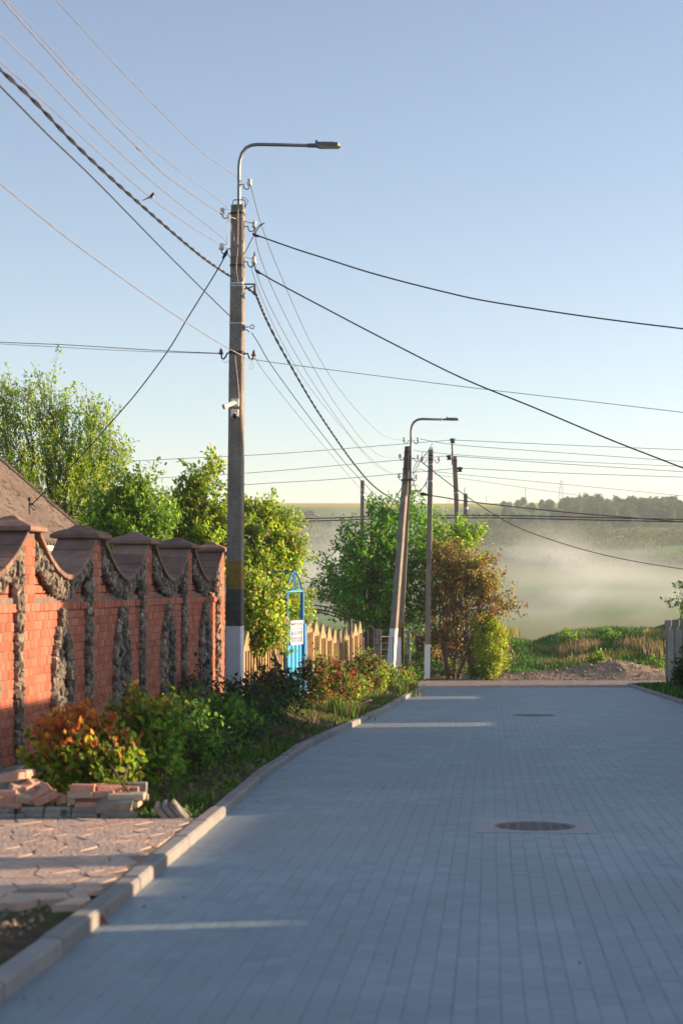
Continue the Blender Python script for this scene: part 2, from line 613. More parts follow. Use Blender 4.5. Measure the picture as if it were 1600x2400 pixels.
gx = axis(-9, 15, 0.14, -1300, 1300, 1.11)
gy = axis(4, 78, 0.2, -60, 2400, 1.045)
GX, GY = np.meshgrid(gx, gy)
GZ = ground_z(GX, GY)
nx, ny = len(gx), len(gy)
V = np.stack([GX.ravel(), GY.ravel(), GZ.ravel()], 1)
ii = np.arange(nx * ny).reshape(ny, nx)
F = np.stack([ii[:-1, :-1].ravel(), ii[:-1, 1:].ravel(), ii[1:, 1:].ravel(), ii[1:, :-1].ravel()], 1)
x_, y_ = V[:, 0], V[:, 1]
soil = np.array([0.115, 0.08, 0.052])
dry = np.array([0.26, 0.20, 0.125])
turf = np.array([0.055, 0.095, 0.022])
meadow = np.array([0.15, 0.25, 0.075])
tan = np.array([0.30, 0.26, 0.14])
rape = np.array([0.50, 0.40, 0.025])
col = np.tile(soil, (len(V), 1))


def blend(c, m): 
    global col
    m = np.clip(m, 0, 1)[:, None]
    col = col * (1 - m) + np.asarray(c) * m


blend(turf, 0.8 * sstep(-0.1, 0.5, vnoise(x_, y_, 0.5, 21)) * (x_ < kerbL(y_)))
blend(dry, 0.5 * sstep(0.1, 0.7, vnoise(x_, y_, 0.6, 22)))
blend(turf, (x_ > kerbR(y_)) * 1.0 * (y_ < 47))
blend(turf, 0.9 * (y_ > 61) * (y_ < 120))
blend(np.array([0.30, 0.225, 0.155]), sstep(54, 54.5, y_) * (1 - sstep(60, 63, y_)) * (x_ > 3.5))
blend(tan, 0.75 * (y_ > 61) * (y_ < 100) * sstep(0.2, 0.7, vnoise(x_, y_, 2.6, 23)))
far = sstep(100, 130, y_)
blend(meadow, far)
blend(tan, 0.55 * far * sstep(0.25, 0.6, vnoise(x_ * 0.35, y_, 26, 24)))
blend(np.array([0.05, 0.075, 0.025]), 0.85 * far * sstep(0.15, 0.5, vnoise(x_ * 0.5, y_, 33, 25)))
blend(rape, sstep(770, 790, y_ + 10 * vnoise(x_, y_, 60, 26)))
g = link('ground', np_mesh('ground', V, F, M['ground'], smooth=True, col=col), kind='structure')


def gz(x, y): return float(ground_z(x, y))


# ------------------------------------------------------------------ pieces: alike things placed in numbers
def in_frame(p, pad=0):
    if p[1] < 0.5: return False
    u = 800 + FPX * p[0] / p[1]
    v = HOR - FPX * (p[2] - EYE) / p[1]
    return -pad < u < 1600 + pad and -pad < v < 2400 + pad


def pieces(parent, name, protos, mats, material, limit=300, rest_name=None, smooth=False, prio=None):
    """protos: list of (V,F-list); mats: list of (proto index, 4x4 Matrix).  The pieces largest in view become objects, the rest one mesh"""
    order = []
    for k, (pi, mw) in enumerate(mats):
        p = mw.translation
        s = 1.0 / max(p.y, 0.5) if in_frame(p) else -1.0
        if prio is not None: s = prio(p, s)
        order.append((-s, k))
    order.sort()
    single = [k for s, k in order[:limit] if s < 0]
    rest = [k for s, k in order if k not in set(single)] if len(single) < len(mats) else []
    pm = [np_mesh(name, v, f, material, smooth) for v, f in protos]
    for k in single:
        pi, mw = mats[k]
        link(name, pm[pi], parent, mw)
    if rest:
        VV, FF, RR, n = [], {}, [], 0
        for k in rest:
            pi, mw = mats[k]
            v, fl = protos[pi]
            A = np.array(mw)
            VV.append(np.asarray(v) @ A[:3, :3].T + A[:3, 3])
            RR.append(np.full(len(v), random.random()))
            for f in (fl if isinstance(fl, list) else [fl]):
                f = np.asarray(f)
                FF.setdefault(f.shape[1], []).append(f + n)
            n += len(v)
        me = np_mesh(rest_name or name, np.concatenate(VV), [np.concatenate(q) for q in FF.values()], material, smooth, rnd=np.concatenate(RR))
        link(rest_name or name, me, parent, kind='stuff')


def proto_box(sx, sy, sz, c):
    P, Fc = chamfer_box(sx, sy, sz, c)
    q = [f for f in Fc if len(f) == 4]
    t = [f for f in Fc if len(f) == 3]
    return np.array(P), [np.array(q), np.array(t)]


def rot_to(d, n):
    """3x3 with x along d, z along n"""
    d = Vector(d).normalized()
    n = Vector(n)
    n = (n - d * n.dot(d)).normalized()
    return Matrix((d, n.cross(d), n)).transposed()


# ------------------------------------------------------------------ road
def road_sheet(name, x0f, x1f, y0, y1, dz, mat, step=1.0):
    ys = np.arange(y0, y1 + 1e-6, step)
    V, F = [], []
    for y in ys:
        V.append((float(x0f(y)), y, float(road_z(y)) + dz))
        V.append((float(x1f(y)), y, float(road_z(y)) + dz))
    for i in range(len(ys) - 1):
        F.append((2 * i, 2 * i + 1, 2 * i + 3, 2 * i + 2))
    return np_mesh(name, V, np.array(F), mat)


road = link('road', road_sheet('road', lambda y: kerbL(y) - 0.1, lambda y: kerbR(y) + 0.1, -20, 47.2, -0.007, M['paver_bed']), kind='structure')
RD = Vector((0.0885, 1.0, -0.029)).normalized()
RN = Vector((0, 0.029, 1)).normalized()
RS = RD.cross(RN).normalized()
pv = proto_box(0.1984, 0.0984, 0.05, 0.0014)
MAN = (float((1252 - 800) / FPX * 13.32), 13.32)     # manhole centre
mats = []
R0 = rot_to(RD, RN)
for i in range(-45, 115):
    for j in range(14, 240):
        p = RS * (i * 0.1 + random.choice((0, 0, 0, 0.0006, -0.0006))) + RD * ((j + (0.5 if i % 2 else 0)) * 0.2)
        x, y = p.x, p.y
        if y < 4.0 or y > 47.0: continue
        if x < kerbL(y) - 0.06 or x > kerbR(y) + 0.06: continue
        if abs(x - MAN[0]) < 0.41 and abs(y - MAN[1]) < 0.36: continue
        p.z = float(road_z(y)) - 0.025 + random.gauss(0, 0.0003)
        tilt = Matrix.Rotation(random.gauss(0, 0.0012), 3, 'X') @ Matrix.Rotation(random.gauss(0, 0.0012), 3, 'Y') @ Matrix.Rotation(random.gauss(0, 0.004), 3, 'Z')
        mw = (R0 @ tilt).to_4x4()
        mw.translation = p
        mats.append((0, mw))
pieces(road, 'paving_brick', [pv], mats, M['paver'], 300, 'paving_brick_field')

# cross street of larger setts
cross = link('cross_street', road_sheet('cross_street', lambda y: 2.15 + 0 * y, lambda y: 40 + 0 * y, 47.15, 54.3, -0.014, M['paver_bed'], 0.5), kind='structure')
pc = proto_box(0.194, 0.094, 0.05, 0.005)
mats = []
Rc = rot_to(Vector((1, 0.012, 0)), RN)
for i in range(5, 60):
    for j in range(0, 67):
        x = 1.2 + i * 0.2 + (0.1 if j % 2 else 0)
        y = 47.25 + j * 0.105
        if not in_frame((x, y, road_z(y)), 40): continue
        mw = (Rc @ Matrix.Rotation(random.gauss(0, 0.008), 3, 'X') @ Matrix.Rotation(random.gauss(0, 0.008), 3, 'Y')).to_4x4()
        mw.translation = Vector((x, y, float(road_z(y)) - 0.027 + random.gauss(0, 0.002)))
        mats.append((0, mw))
M['paver_pink'] = mat_basic('pinkish paving brick', (0.36, 0.30, 0.26), (0.42, 0.35, 0.30), 0.9, 1.3, 6, 0.35, 130, rndmix=0.10, coord='World')
pieces(cross, 'paving_brick', [pc], mats, M['paver_pink'], 120, 'paving_brick_field')


# kerbs
def kerb(name, line, y0, y1, side, label, curve_end=False):
    root = empty(name, (float(line(y0)), y0, float(road_z(y0))), kind='structure')
    pts = [Vector((float(line(y)), y, float(road_z(y)))) for y in np.arange(y0, y1, 0.05)]
    if curve_end:
        last = pts[-1]
        d = (pts[-1] - pts[-2]).normalized()
        a = 0
        for k in range(40):
            a += 0.04
            last = last + Vector((d.x + math.sin(a) * side, d.y * math.cos(a), d.z * math.cos(a))).normalized() * 0.05
            pts.append(last.copy())
    seg = 20
    for k in range(0, len(pts) - 1, seg):
        ch = pts[k:k + seg + 1]
        if len(ch) < 4: break
        a, b = ch[0], ch[-1]
        L = (b - a).length - 0.012
        mw = rot_to(b - a, RN).to_4x4()
        off = mw.to_3x3() @ Vector((0, 1, 0))
        mw = Matrix.Translation(Vector((0, 0, random.gauss(0, 0.004)))) @ mw
        mw.translation = (a + b) / 2 + off * (-side) * 0.06 + Vector((0, 0, -0.04)) + Vector((0, 0, random.gauss(0, .003)))
        mw = mw @ Matrix.Rotation(random.gauss(0, 0.006), 4, 'Z')
        P, Fc = chamfer_box(L, 0.12, 0.25, 0.016)
        me = MB().add(P, Fc).mesh('kerb_stone', M['kerb'])
        link('kerb_stone', me, root, mw)
    return root


kerb('kerb_left', kerbL, 3.0, 47.0, -1, '')
kerb('kerb_right', kerbR, 4.2, 48.2, 1, '', True)

# manhole
mx_, my_ = MAN
mz_ = float(road_z(my_))
mh = empty('manhole', (mx_, my_, mz_), label='round iron manhole cover in a square concrete slab, nearer one in the road', cat='manhole')
Rm = rot_to(RS, RN)
b = MB()
ring, sq = [], []
n = 32
for k in range(n):
    a = 2 * math.pi * k / n
    ring.append((0.325 * math.cos(a), 0.325 * math.sin(a)))
    c, s = math.cos(a), math.sin(a)
    m_ = 0.47 / max(abs(c), abs(s))
    sq.append((c * m_, s * m_))
vv = [(x, y, 0.004) for x, y in ring] + [(x, y, 0.004) for x, y in sq] + [(x * 1.004, y * 1.004, -0.05) for x, y in sq] + [(x, y, -0.04) for x, y in ring]
ff = []
for k in range(n):
    k2 = (k + 1) % n
    ff += [(k, n + k, n + k2, k2), (n + k, 2 * n + k, 2 * n + k2, n + k2), (3 * n + k, k, k2, 3 * n + k2)]
T = lambda p: Vector((mx_, my_, mz_)) + Rm @ Vector(p)
b.add([T(p) for p in vv], ff).build('slab', M['slab'], mh)
b = MB()
b.add([T((x * 0.97, y * 0.97, -0.002)) for x, y in ring] + [T((0, 0, -0.001))], [(k, (k + 1) % n, n) for k in range(n)])
cov = b.build('cover', M['manhole'], mh)
b = MB()
for q in range(-3, 4):
    for r_ in range(-3, 4):
        if q * q + r_ * r_ < 12:
            MB().box(T((q * 0.085, r_ * 0.085, 0.0)), (0.05, 0.05, 0.008), M=Rm).build('stud', M['manhole'], cov)
my2 = 27.6 + 0 
p2 = at(1250, 1676, 31.3)
mh2 = empty('manhole', (p2.x, 31.3, float(road_z(31.3))), label='dark manhole cover, farther one toward the end of the road', cat='manhole')
b = MB().lathe([(0.33, -0.03), (0.33, 0.006), (0.30, 0.009), (0.0, 0.010)], (p2.x, 31.3, float(road_z(31.3))), RN, 24)
b.build('cover', M['manhole'], mh2)
b = MB().lathe([(0.40, -0.04), (0.40, 0.004), (0.34, 0.005), (0.34, -0.04)], (p2.x, 31.3, float(road_z(31.3))), RN, 24)
b.build('frame', M['manhole'], mh2)

# ------------------------------------------------------------------ driveway of uneven stones
drv = empty('driveway', (-2.5, 11, -0.3), kind='structure')
dme = []
X0, X1, Y0, Y1 = -5.2, -1.0, 9.0, 13.05
nxs, nys = 24, 22
P = {}
for i in range(nxs + 1):
    for j in range(nys + 1):
        P[i, j] = Vector((X0 + (X1 - X0) * i / nxs + random.uniform(-.055, .055) + (0.05 if j % 2 else -0.03), Y0 + (Y1 - Y0) * j / nys + random.uniform(-.04, .04), 0))
dbase = MB()
for i in range(nxs):
    for j in range(nys):
        q = [P[i, j], P[i + 1, j], P[i + 1, j + 1], P[i, j + 1]]
        c = sum(q, Vector()) / 4
        if c.x > kerbL(c.y) - 0.11: continue
        if c.y < 9.5 and random.random() < 0.45: continue
        cz = float(road_z(c.y)) + 0.085 + random.gauss(0, 0.0022)
        tx, ty = random.gauss(0, 0.006), random.gauss(0, 0.006)
        top, low = [], []
        for v in q:
            d = v - c
            d = d * (1 - 0.008 / max(d.length, 0.05))
            px = min(c.x + d.x, float(kerbL(c.y + d.y)) - 0.127)
            top.append(Vector((px, c.y + d.y, cz + d.x * tx + d.y * ty)))
        cc = sum(top, Vector()) / 4
        ins = [cc + (v - cc) * 0.965 + Vector((0, 0, 0.0025)) for v in top]
        low = [v - Vector((0, 0, 0.06)) for v in top]
        vv = [v - c for v in ins + top + low]
        ff = [(0, 1, 2, 3)] + [(4 + k, 4 + (k + 1) % 4, (k + 1) % 4, k) for k in range(4)] + [(8 + k, 8 + (k + 1) % 4, 4 + (k + 1) % 4, 4 + k) for k in range(4)]
        me = MB().add(vv, ff).mesh('paving_stone', M['drive_stone'])
        link('paving_stone', me, drv, Matrix.Translation(c))
V = []
dbase.add([(-8, 9.0, float(road_z(9.0)) + .0815), (float(kerbL(9.3)) - .11, 9.3, float(road_z(9.3)) + .0815), (float(kerbL(13.2)) - .11, 13.2, float(road_z(13.2)) + .0815), (-8, 13.2, float(road_z(13.2)) + .0815)], [(0, 1, 2, 3)])
dbase.build('joint_bed', M['dirt'], drv)

# ------------------------------------------------------------------ brick wall
WD = Vector((0.1167, 1.0, 0)).normalized()       # along the wall, away from the camera
WN = Vector((WD.y, -WD.x, 0))                    # toward the road
UZ = Vector((0, 0, 1))
WZ0, WPANEL, WTOP = -0.19, 1.42, 2.07
WPITCH = 2.53 / WD.y
PW, PNL = 0.38, 2.53 / WD.y - 0.38


def wpt(u, n, z):
    """u metres along the wall from the near edge of the first pillar in view"""
    b0 = Vector((float(wallX(16.28)), 16.28, 0))
    return b0 + WD * u + WN * n + UZ * z


wall = empty('brick_wall', wpt(-2.6, -0.2, WZ0), label='red brick garden wall with scalloped brown coping, pillars and rubble stone trim', cat='wall')
BR = Matrix((WD, WN * -1, UZ)).transposed()     # x along wall, y into the wall
BC, BPH = 0.15, 0.0915
bp_front = proto_box(0.142, 0.10, 0.0825, 0.005)
bp_half = proto_box(0.068, 0.10, 0.0825, 0.005)
bp_side = proto_box(0.10, 0.118, 0.0825, 0.005)
mats = []
b_bed = MB()
PU = [k * WPITCH for k in range(-1, 5)]


def put(pi, u, n, z, jit=0.0015):
    mw = (BR @ Matrix.Rotation(random.gauss(0, 0.006), 3, 'Z') @ Matrix.Rotation(random.gauss(0, 0.005), 3, 'Y')).to_4x4()
    mw.translation = wpt(u, n + random.gauss(0, jit), z)
    mats.append((pi, mw))


for pu in PU:
    # pillar: bricks on the road face and on the face toward the camera
    nc = int((WTOP - WZ0) / BPH)
    for c in range(nc):
        z = WZ0 + (c + 0.5) * BPH
        if c % 2:
            us = [(0, pu + 0.073, 0.13), (0, pu + 0.224, 0), (1, pu + 0.341, 0)]
        else:
            us = [(1, pu + 0.039, 0), (0, pu + 0.152, 0), (0, pu + 0.303, 0)]
        for pi, u, _ in us: put(pi, u, -0.052, z)
        for k in range(2):
            put(2, pu + 0.052 + 0.002, -0.165 - 0.125 * k, z)
        for k in range(2):
            put(2, pu + PW - 0.054, -0.165 - 0.125 * k, z)
    b_bed.box(wpt(pu + PW / 2, -0.19, (WZ0 + WTOP) / 2), (PW - 0.02, 0.36, WTOP - WZ0 - 0.01), M=BR)


def arch_half(z):
    q = (z - WZ0) / (1.27 - WZ0)
    return 0.35 * max(0.05, 1 - max(0.0, (q - 0.58) / 0.44) ** 1.5)


def coping_z(t):
    """scallop, t 0..1 over a panel"""
    s = abs(2 * t - 1)
    return 1.60 + 0.44 * (s ** 1.75)


PN = -0.04   # panel face behind the pillar face
for pi_, pu in enumerate(PU):
    u0 = pu + PW
    u1 = u0 + PNL
    if pi_ == len(PU) - 1: break
    nc = int((WPANEL - WZ0) / BPH)
    for c in range(nc):
        z = WZ0 + (c + 0.5) * BPH
        k = 0
        off = 0.0 if c % 2 else -0.075
        u = u0 + off + 0.075
        while u < u1 + 0.07:
            if c == nc - 1:
                pass
            uu = min(max(u, u0 + 0.03), u1 - 0.03)
            t = (uu - u0) / PNL
            if not (abs(u - ((u0 + u1) / 2 - 0.06)) < arch_half(z) - 0.06 and z < 1.12):
                put(0, u, PN - 0.052 + (0.022 if c == nc - 1 else 0), z)
            u += BC
    # recessed courses above, behind the rubble swag
    for c in range(nc, int((2.02 - WZ0) / BPH)):
        z = WZ0 + (c + 0.5) * BPH
        u = u0 + (0.075 if c % 2 else 0.15)
        while u < u1:
            t = (u - u0) / PNL
            if coping_z(t) > z + 0.05:
                put(0, u, PN - 0.10, z)
            u += BC
    b_bed.box(wpt((u0 + u1) / 2, PN - 0.175, (WZ0 + WPANEL) / 2), (PNL, 0.15, WPANEL - WZ0), M=BR)
    ua_ = (u0 + u1) / 2 - 0.06
    vv, ff = [], []
    for k in range(19):
        z = WZ0 + (WPANEL - WZ0) * k / 18
        hw = max(0.0, arch_half(z) - 0.05) if z < 1.2 else 0.0
        for uu in (u0, ua_ - hw, ua_ + hw, u1):
            vv.append(wpt(uu, PN - 0.011, z))
        if k:
            a = 4 * k
            ff += [(a - 4, a - 3, a + 1, a), (a - 2, a - 1, a + 3, a + 2)]
    b_bed.add(vv, ff)
    prof = []
    npt = 24
    vv, ff = [], []
    for k in range(npt + 1):
        t = k / npt
        for n_ in (PN - 0.125, PN - 0.25):
            vv.append(wpt(u0 + t * PNL, n_, WPANEL - 0.02))
            vv.append(wpt(u0 + t * PNL, n_, coping_z(t) - 0.03))
    for k in range(npt):
        a = 4 * k
        ff += [(a, a + 4, a + 5, a + 1), (a + 6, a + 2, a + 3, a + 7), (a + 1, a + 5, a + 7, a + 3)]
    b_bed.add(vv, ff)
b_bed.build('mortar_core', M['mortar'], wall)
pieces(wall, 'brick', [bp_front, bp_half, bp_side], mats, M['brick'], 300, 'brick_field')

# pillar caps
for pu in PU:
    prof = [(0.27, -0.0), (0.285, 0.012), (0.285, 0.05), (0.22, 0.082), (0.12, 0.115), (0.055, 0.155), (0.0, 0.165)]
    vv, ff = [], []
    for r_, h in prof:
        for sx, sy in ((-1, -1), (1, -1), (1, 1), (-1, 1)):
            vv.append(wpt(pu + PW / 2 + sx * r_, -0.19 + sy * r_, WTOP + h + random.uniform(-.004, .004)))
    for k in range(len(prof) - 1):
        for q in range(4):
            a, b2 = 4 * k + q, 4 * k + (q + 1) % 4
            ff.append((a, a + 4, b2 + 4, b2))
    ff.append((0, 1, 2, 3))
    MB().add(vv, ff).build('pillar_cap', M['coping'], wall)

# scalloped coping slabs
for pu in PU[:-1]:
    u0 = pu + PW
    ns = 9
    cuts = np.linspace(0.0, 1.0, ns + 1)
    for k in range(ns):
        t0, t1 = cuts[k] + 0.003, cuts[k + 1] - 0.003
        vv, ff = [], []
        sub = 3
        dz = random.uniform(-.004, .004)
        for q in range(sub + 1):
            t = t0 + (t1 - t0) * q / sub
            z = coping_z(t)
            for n_, h in ((0.05, 0.0), (-0.40, 0.0), (-0.40, 0.05), (0.05, 0.05)):
                vv.append(wpt(u0 + t * PNL, n_, z + h + dz))
        for q in range(sub):
            a = 4 * q
            for e in range(4):
                e2 = (e + 1) % 4
                ff.append((a + e, a + e2, a + 4 + e2, a + 4 + e))
        ff += [(0, 3, 2, 1), (4 * sub, 4 * sub + 1, 4 * sub + 2, 4 * sub + 3)]
        MB().add(vv, ff).build('coping_slab', M['coping'], wall)

# rubble trim: stones
sv = []
for s_ in range(8):
    P_, Fc_ = chamfer_box(1, 1, 1, 0.2)
    r = np.random.default_rng(s_)
    Pn = np.array(P_) * r.uniform(0.72, 1.22, (len(P_), 3)) + r.normal(0, 0.07, (len(P_), 3))
    sv.append((Pn, [np.array([f for f in Fc_ if len(f) == 4]), np.array([f for f in Fc_ if len(f) == 3])]))
smats = []


def stone(u, n, z, a, b_, c, rot=0.0):
    R = BR @ Matrix.Rotation(rot, 3, 'Y') @ Matrix.Rotation(random.gauss(0, 0.25), 3, 'X') @ Matrix.Rotation(random.gauss(0, 0.25), 3, 'Z')
    mw = R.to_4x4() @ Matrix.Diagonal((a, b_, c, 1))
    mw.translation = wpt(u, n, z)
    smats.append((random.randrange(8), mw))


sbed = MB()
for k_, pu in enumerate(PU[:-1]):
    u0, u1 = pu + PW, pu + PW + PNL
    # upright strip of rubble just before the next pillar
    us = u1 - 0.10
    for q in range(3):
        z = WZ0 - 0.05
        while z < coping_z(0.94) - 0.05:
            h = random.uniform(0.045, 0.11)
            stone(us + (q - 1) * 0.052 + random.gauss(0, 0.009), PN + 0.012 + (0.016 if q == 1 else 0) + random.gauss(0, .008), z + h / 2, random.uniform(.05, .075), 0.075, h * 1.1, random.gauss(0, 0.25))
            z += h * 0.93
    sbed.box(wpt(us, PN + 0.0, (WZ0 + 1.9) / 2), (0.15, 0.05, 1.9 - WZ0), M=BR)
    # swag of rubble under the coping
    t = 0.035
    while t < 0.93:
        slope = (coping_z(t + 0.01) - coping_z(t - 0.01)) / (0.02 * PNL)
        for row in range(3):
            zc = coping_z(t) - 0.04 - row * 0.062 + random.gauss(0, .012)
            stone(u0 + t * PNL + random.gauss(0, .014), PN + 0.012 + random.gauss(0, .01), zc, random.uniform(.03, .062), 0.075, random.uniform(.06, .105), -math.atan(slope) * 0.5 + random.gauss(0, .3))
        t += 0.046 / PNL / math.sqrt(1 + slope * slope)
    vv, ff = [], []
    for k in range(25):
        t = k / 24
        for n_ in (PN - 0.11, PN + 0.0):
            vv.append(wpt(u0 + t * PNL, n_, coping_z(t) - 0.185))
            vv.append(wpt(u0 + t * PNL, n_, coping_z(t) - 0.002))
    for k in range(24):
        a = 4 * k
        ff += [(a + 2, a + 6, a + 7, a + 3), (a, a + 2, a + 6, a + 4)]
    sbed.add(vv, ff)
    # pointed arch
    ua = (u0 + u1) / 2 - 0.06
    H, W2 = 1.27, 0.36
    half = arch_half
    for lay_ in range(2):
        z = WZ0 - 0.03
        while z < H - 0.02:
            h = random.uniform(.055, .11)
            hw = half(z + h / 2)
            for sgn in (-1, 1):
                stone(ua + sgn * (hw - 0.025 - 0.06 * lay_) + random.gauss(0, .01), PN + 0.014 + random.gauss(0, .009), z + h / 2, random.uniform(.05, .075), 0.08, h * 1.12, sgn * -0.15 + random.gauss(0, .25))
            z += h * 0.93
    for q in range(12):
        stone(ua + random.uniform(-.09, .09), PN + 0.016 + random.gauss(0, .008), H - 0.02 - abs(random.gauss(0, .07)), random.uniform(.05, .08), 0.08, random.uniform(.06, .1), random.gauss(0, .4))
    z = WZ0 - 0.03
    while z < H - 0.1:
        h = random.uniform(.06, .11)
        hw = half(z + h / 2)
        x = -(hw - 0.13)
        while x < hw - 0.13:
            stone(ua + x + random.gauss(0, .015), PN - 0.035 + random.gauss(0, .012), z + h / 2 + random.gauss(0, .025), random.uniform(.05, .08), 0.07, random.uniform(.08, .15), random.gauss(0, .3))
            x += 0.064
        z += h * 0.92
    vv = []
    ff = []
    for k in range(14):
        z = WZ0 + (H - WZ0) * k / 13
        hw = max(0.02, half(z) - 0.03)
        vv += [wpt(ua - hw, PN - 0.055, z), wpt(ua + hw, PN - 0.055, z)]
        if k: ff.append((2 * k - 2, 2 * k - 1, 2 * k + 1, 2 * k))
    sbed.add(vv, ff)
sbed.build('trim_mortar', M['rubble_bed'], wall)
pieces(wall, 'rubble_stone', sv, smats, M['rubble'], 300, 'rubble_stone_field')

# plinth ledge in front of the wall
b = MB()
prof = [(-0.25, -0.35), (0.13, -0.35), (0.135, -0.055), (0.10, -0.01), (-0.02, 0.0), (-0.25, 0.0)]
pp = [wpt(u, -0.12, WZ0 + 0.008 * math.sin(u * 3)) for u in np.arange(-2.6, PU[-1] + 0.4, 0.3)]
vv, ff = [], []
for p in pp:
    for n_, h in prof: vv.append(p + WN * (n_ + 0.06) + UZ * h)
n = len(prof)
for i in range(len(pp) - 1):
    for k in range(n):
        a, b2 = i * n + k, i * n + (k + 1) % n
        ff.append((a, b2, b2 + n, a + n))
b.add(vv, ff).build('plinth', M['plinth'], wall)
# ------------------------------------------------------------------ retaining blocks, loose bricks, slabs
RY = 13.18
zt = at(0, 1893, RY).z           # top of the block wall
zb = float(road_z(RY)) + 0.06
rw = empty('retaining_wall', (-2.2, RY, zb), label='low mossy concrete block edging across the end of the driveway', cat='low wall')
xs = [-3.35, -3.13, -2.915, -2.70, -2.585, -2.365, -2.145, -1.94]
xs = [at(px, 1900, RY).x for px in (-160, -95, -28, 38, 103, 167, 232)]
for k in range(len(xs) - 1):
    w = xs[k + 1] - xs[k] - 0.008
    MB().box(((xs[k] + xs[k + 1]) / 2, RY + 0.06 + random.uniform(-.006, .006), (zt + zb) / 2 - 0.03), (w, 0.12, zt - zb + 0.06), ch=0.014).build('block', M['old_concrete'], rw)
    MB().box(((xs[k] + xs[k + 1]) / 2, RY - 0.015, zb + 0.02), (w + 0.003, 0.05, 0.08), ch=0.012).build('footing', M['old_concrete'], rw)
pc_ = at(275, 1905, RY)
pier = MB()
vv, ff = chamfer_box(0.29, 0.2, zt - zb + 0.06, 0.03)
r = np.random.default_rng(4)
lay = []
for lz, wd, sh in ((zb + 0.035, 0.27, 0.01), (zb + 0.125, 0.29, -0.01)):
    P_, Fc_ = chamfer_box(wd, 0.2, 0.10, 0.025)
    P_ = [Vector(p) + Vector(r.normal(0, 0.011, 3)) + Vector((pc_.x + sh, RY + 0.04, lz)) for p in P_]
    MB().add(P_, Fc_).build('pier_stone', M['old_concrete'], rw)


def slab_thing(name, c, size, R, mat, label, cat, group, ch=0.008):
    P_, Fc_ = chamfer_box(*size, ch)
    P_ = [Vector(p) + Vector((random.gauss(0, .0015), random.gauss(0, .0015), random.gauss(0, .0015))) for p in P_]
    o = MB().add(P_, Fc_).build(name, mat, None, label=label, cat=cat, group=group)
    o.matrix_basis = Matrix.Translation(Vector(c)) @ R.to_4x4()
    return o


def E(rx, ry, rz): return Matrix.Rotation(rz, 3, 'Z') @ Matrix.Rotation(ry, 3, 'Y') @ Matrix.Rotation(rx, 3, 'X')


# loose paving bricks: (photo x, y of centre, distance, rx, ry, rz)
BS = (0.20, 0.10, 0.058)
GB = 'loose paving bricks heaped on the block edging'
LB = []
k_ = ['pink', 'dusty red', 'sandy pink', 'worn red', 'pale pink']
# tumbled heap at the left
heap = [(15, 1823, 13.35, 0.05, -0.12, 0.25, 'pink paving brick lying tilted on top of the tumbled heap by the left edge'),
        (48, 1817, 13.42, 0.0, 0.1, 1.2, 'narrow end-on brick on top of the tumbled heap, second from the left edge'),
        (60, 1812, 13.5, 0.0, 0.05, 1.35, 'end-on brick at the upper right of the tumbled heap top'),
        (12, 1859, 13.28, 0, 0, 0.1, 'sunlit brick in the middle layer at the left edge of the photo'),
        (14, 1873, 13.27, 0, 0, 0.3, 'brick with bright end face under the sunlit left edge brick'),
        (2, 1888, 13.26, 0, 0, 0.05, 'bottom brick on the edging at the extreme left'),
        (24, 1888, 13.26, 0, 0, -.06, 'greyish bottom brick second from the left edge on the edging'),
        (52, 1850, 13.36, 0.1, 0.2, 0.5, 'red brick in the middle of the tumbled heap below the end-on bricks'),
        (70, 1842, 13.4, 0.2, -0.2, 1.0, 'red brick wedged at the right of the tumbled heap middle'),
        (66, 1872, 13.3, 0.35, 0.25, 0.45, 'rounded looking red brick leaning out at the foot of the tumbled heap'),
        (95, 1862, 13.33, 0.2, -0.55, 0.35, 'long brick leaning steeply on the right flank of the tumbled heap'),
        (108, 1871, 13.3, 0.1, -0.42, 0.2, 'brick sliding off the right foot of the tumbled heap'),
        (130, 1868, 13.36, 0.3, 0.2, 0.9, 'brick fallen just right of the tumbled heap'),
        (90, 1842, 13.45, 0.4, 0.3, 0.7, 'red brick tipped on its corner behind the tumbled heap'),
        (158, 1872, 13.4, -0.3, -0.1, 1.2, 'brick half hidden between the heap and the neat stack')]
for x, y, d, rx, ry, rz, lb in heap:
    slab_thing('paving_brick', at(x, y, d), BS, E(rx, ry, rz), M['loose_brick'], lb, 'brick', GB)
# neat stack in the middle
stack = [(195, 1847, 13.3, 0.03, 'wide sandy brick on top of the neat stack, leftmost in its row'),
         (225, 1847, 13.42, 1.52, 'end-on brick on top of the neat stack, second in its row'),
         (241, 1847, 13.42, 1.6, 'end-on brick on top of the neat stack, third in its row'),
         (253, 1848, 13.36, 0.4, 'pale brick on top of the neat stack at its right end'),
         (190, 1861, 13.3, 0.0, 'reddish brick in the second row of the neat stack at its left'),
         (240, 1861, 13.32, 0.05, 'sunlit brick in the second row of the neat stack at its right'),
         (181, 1874, 13.38, 1.1, 'brick with a glowing end in the third row of the neat stack, leftmost'),
         (212, 1874, 13.36, 0.05, 'shaded brick in the third row of the neat stack, middle'),
         (243, 1874, 13.36, -.1, 'red brick in the third row of the neat stack at its right'),
         (207, 1888, 13.26, 0.06, 'long red brick at the bottom of the neat stack, left of two'),
         (243, 1888, 13.3, 0.02, 'greyish brick at the bottom of the neat stack, right of two'),
         (275, 1852, 13.5, 0.1, 'red brick behind the right flat stack, left of two'),
         (297, 1851, 13.52, 0.05, 'pale brick behind the right flat stack, right of two')]
for x, y, d, rz, lb in stack:
    slab_thing('paving_brick', at(x, y, d), BS, E(random.gauss(0, .02), random.gauss(0, .02), rz), M['loose_brick'], lb, 'brick', GB)
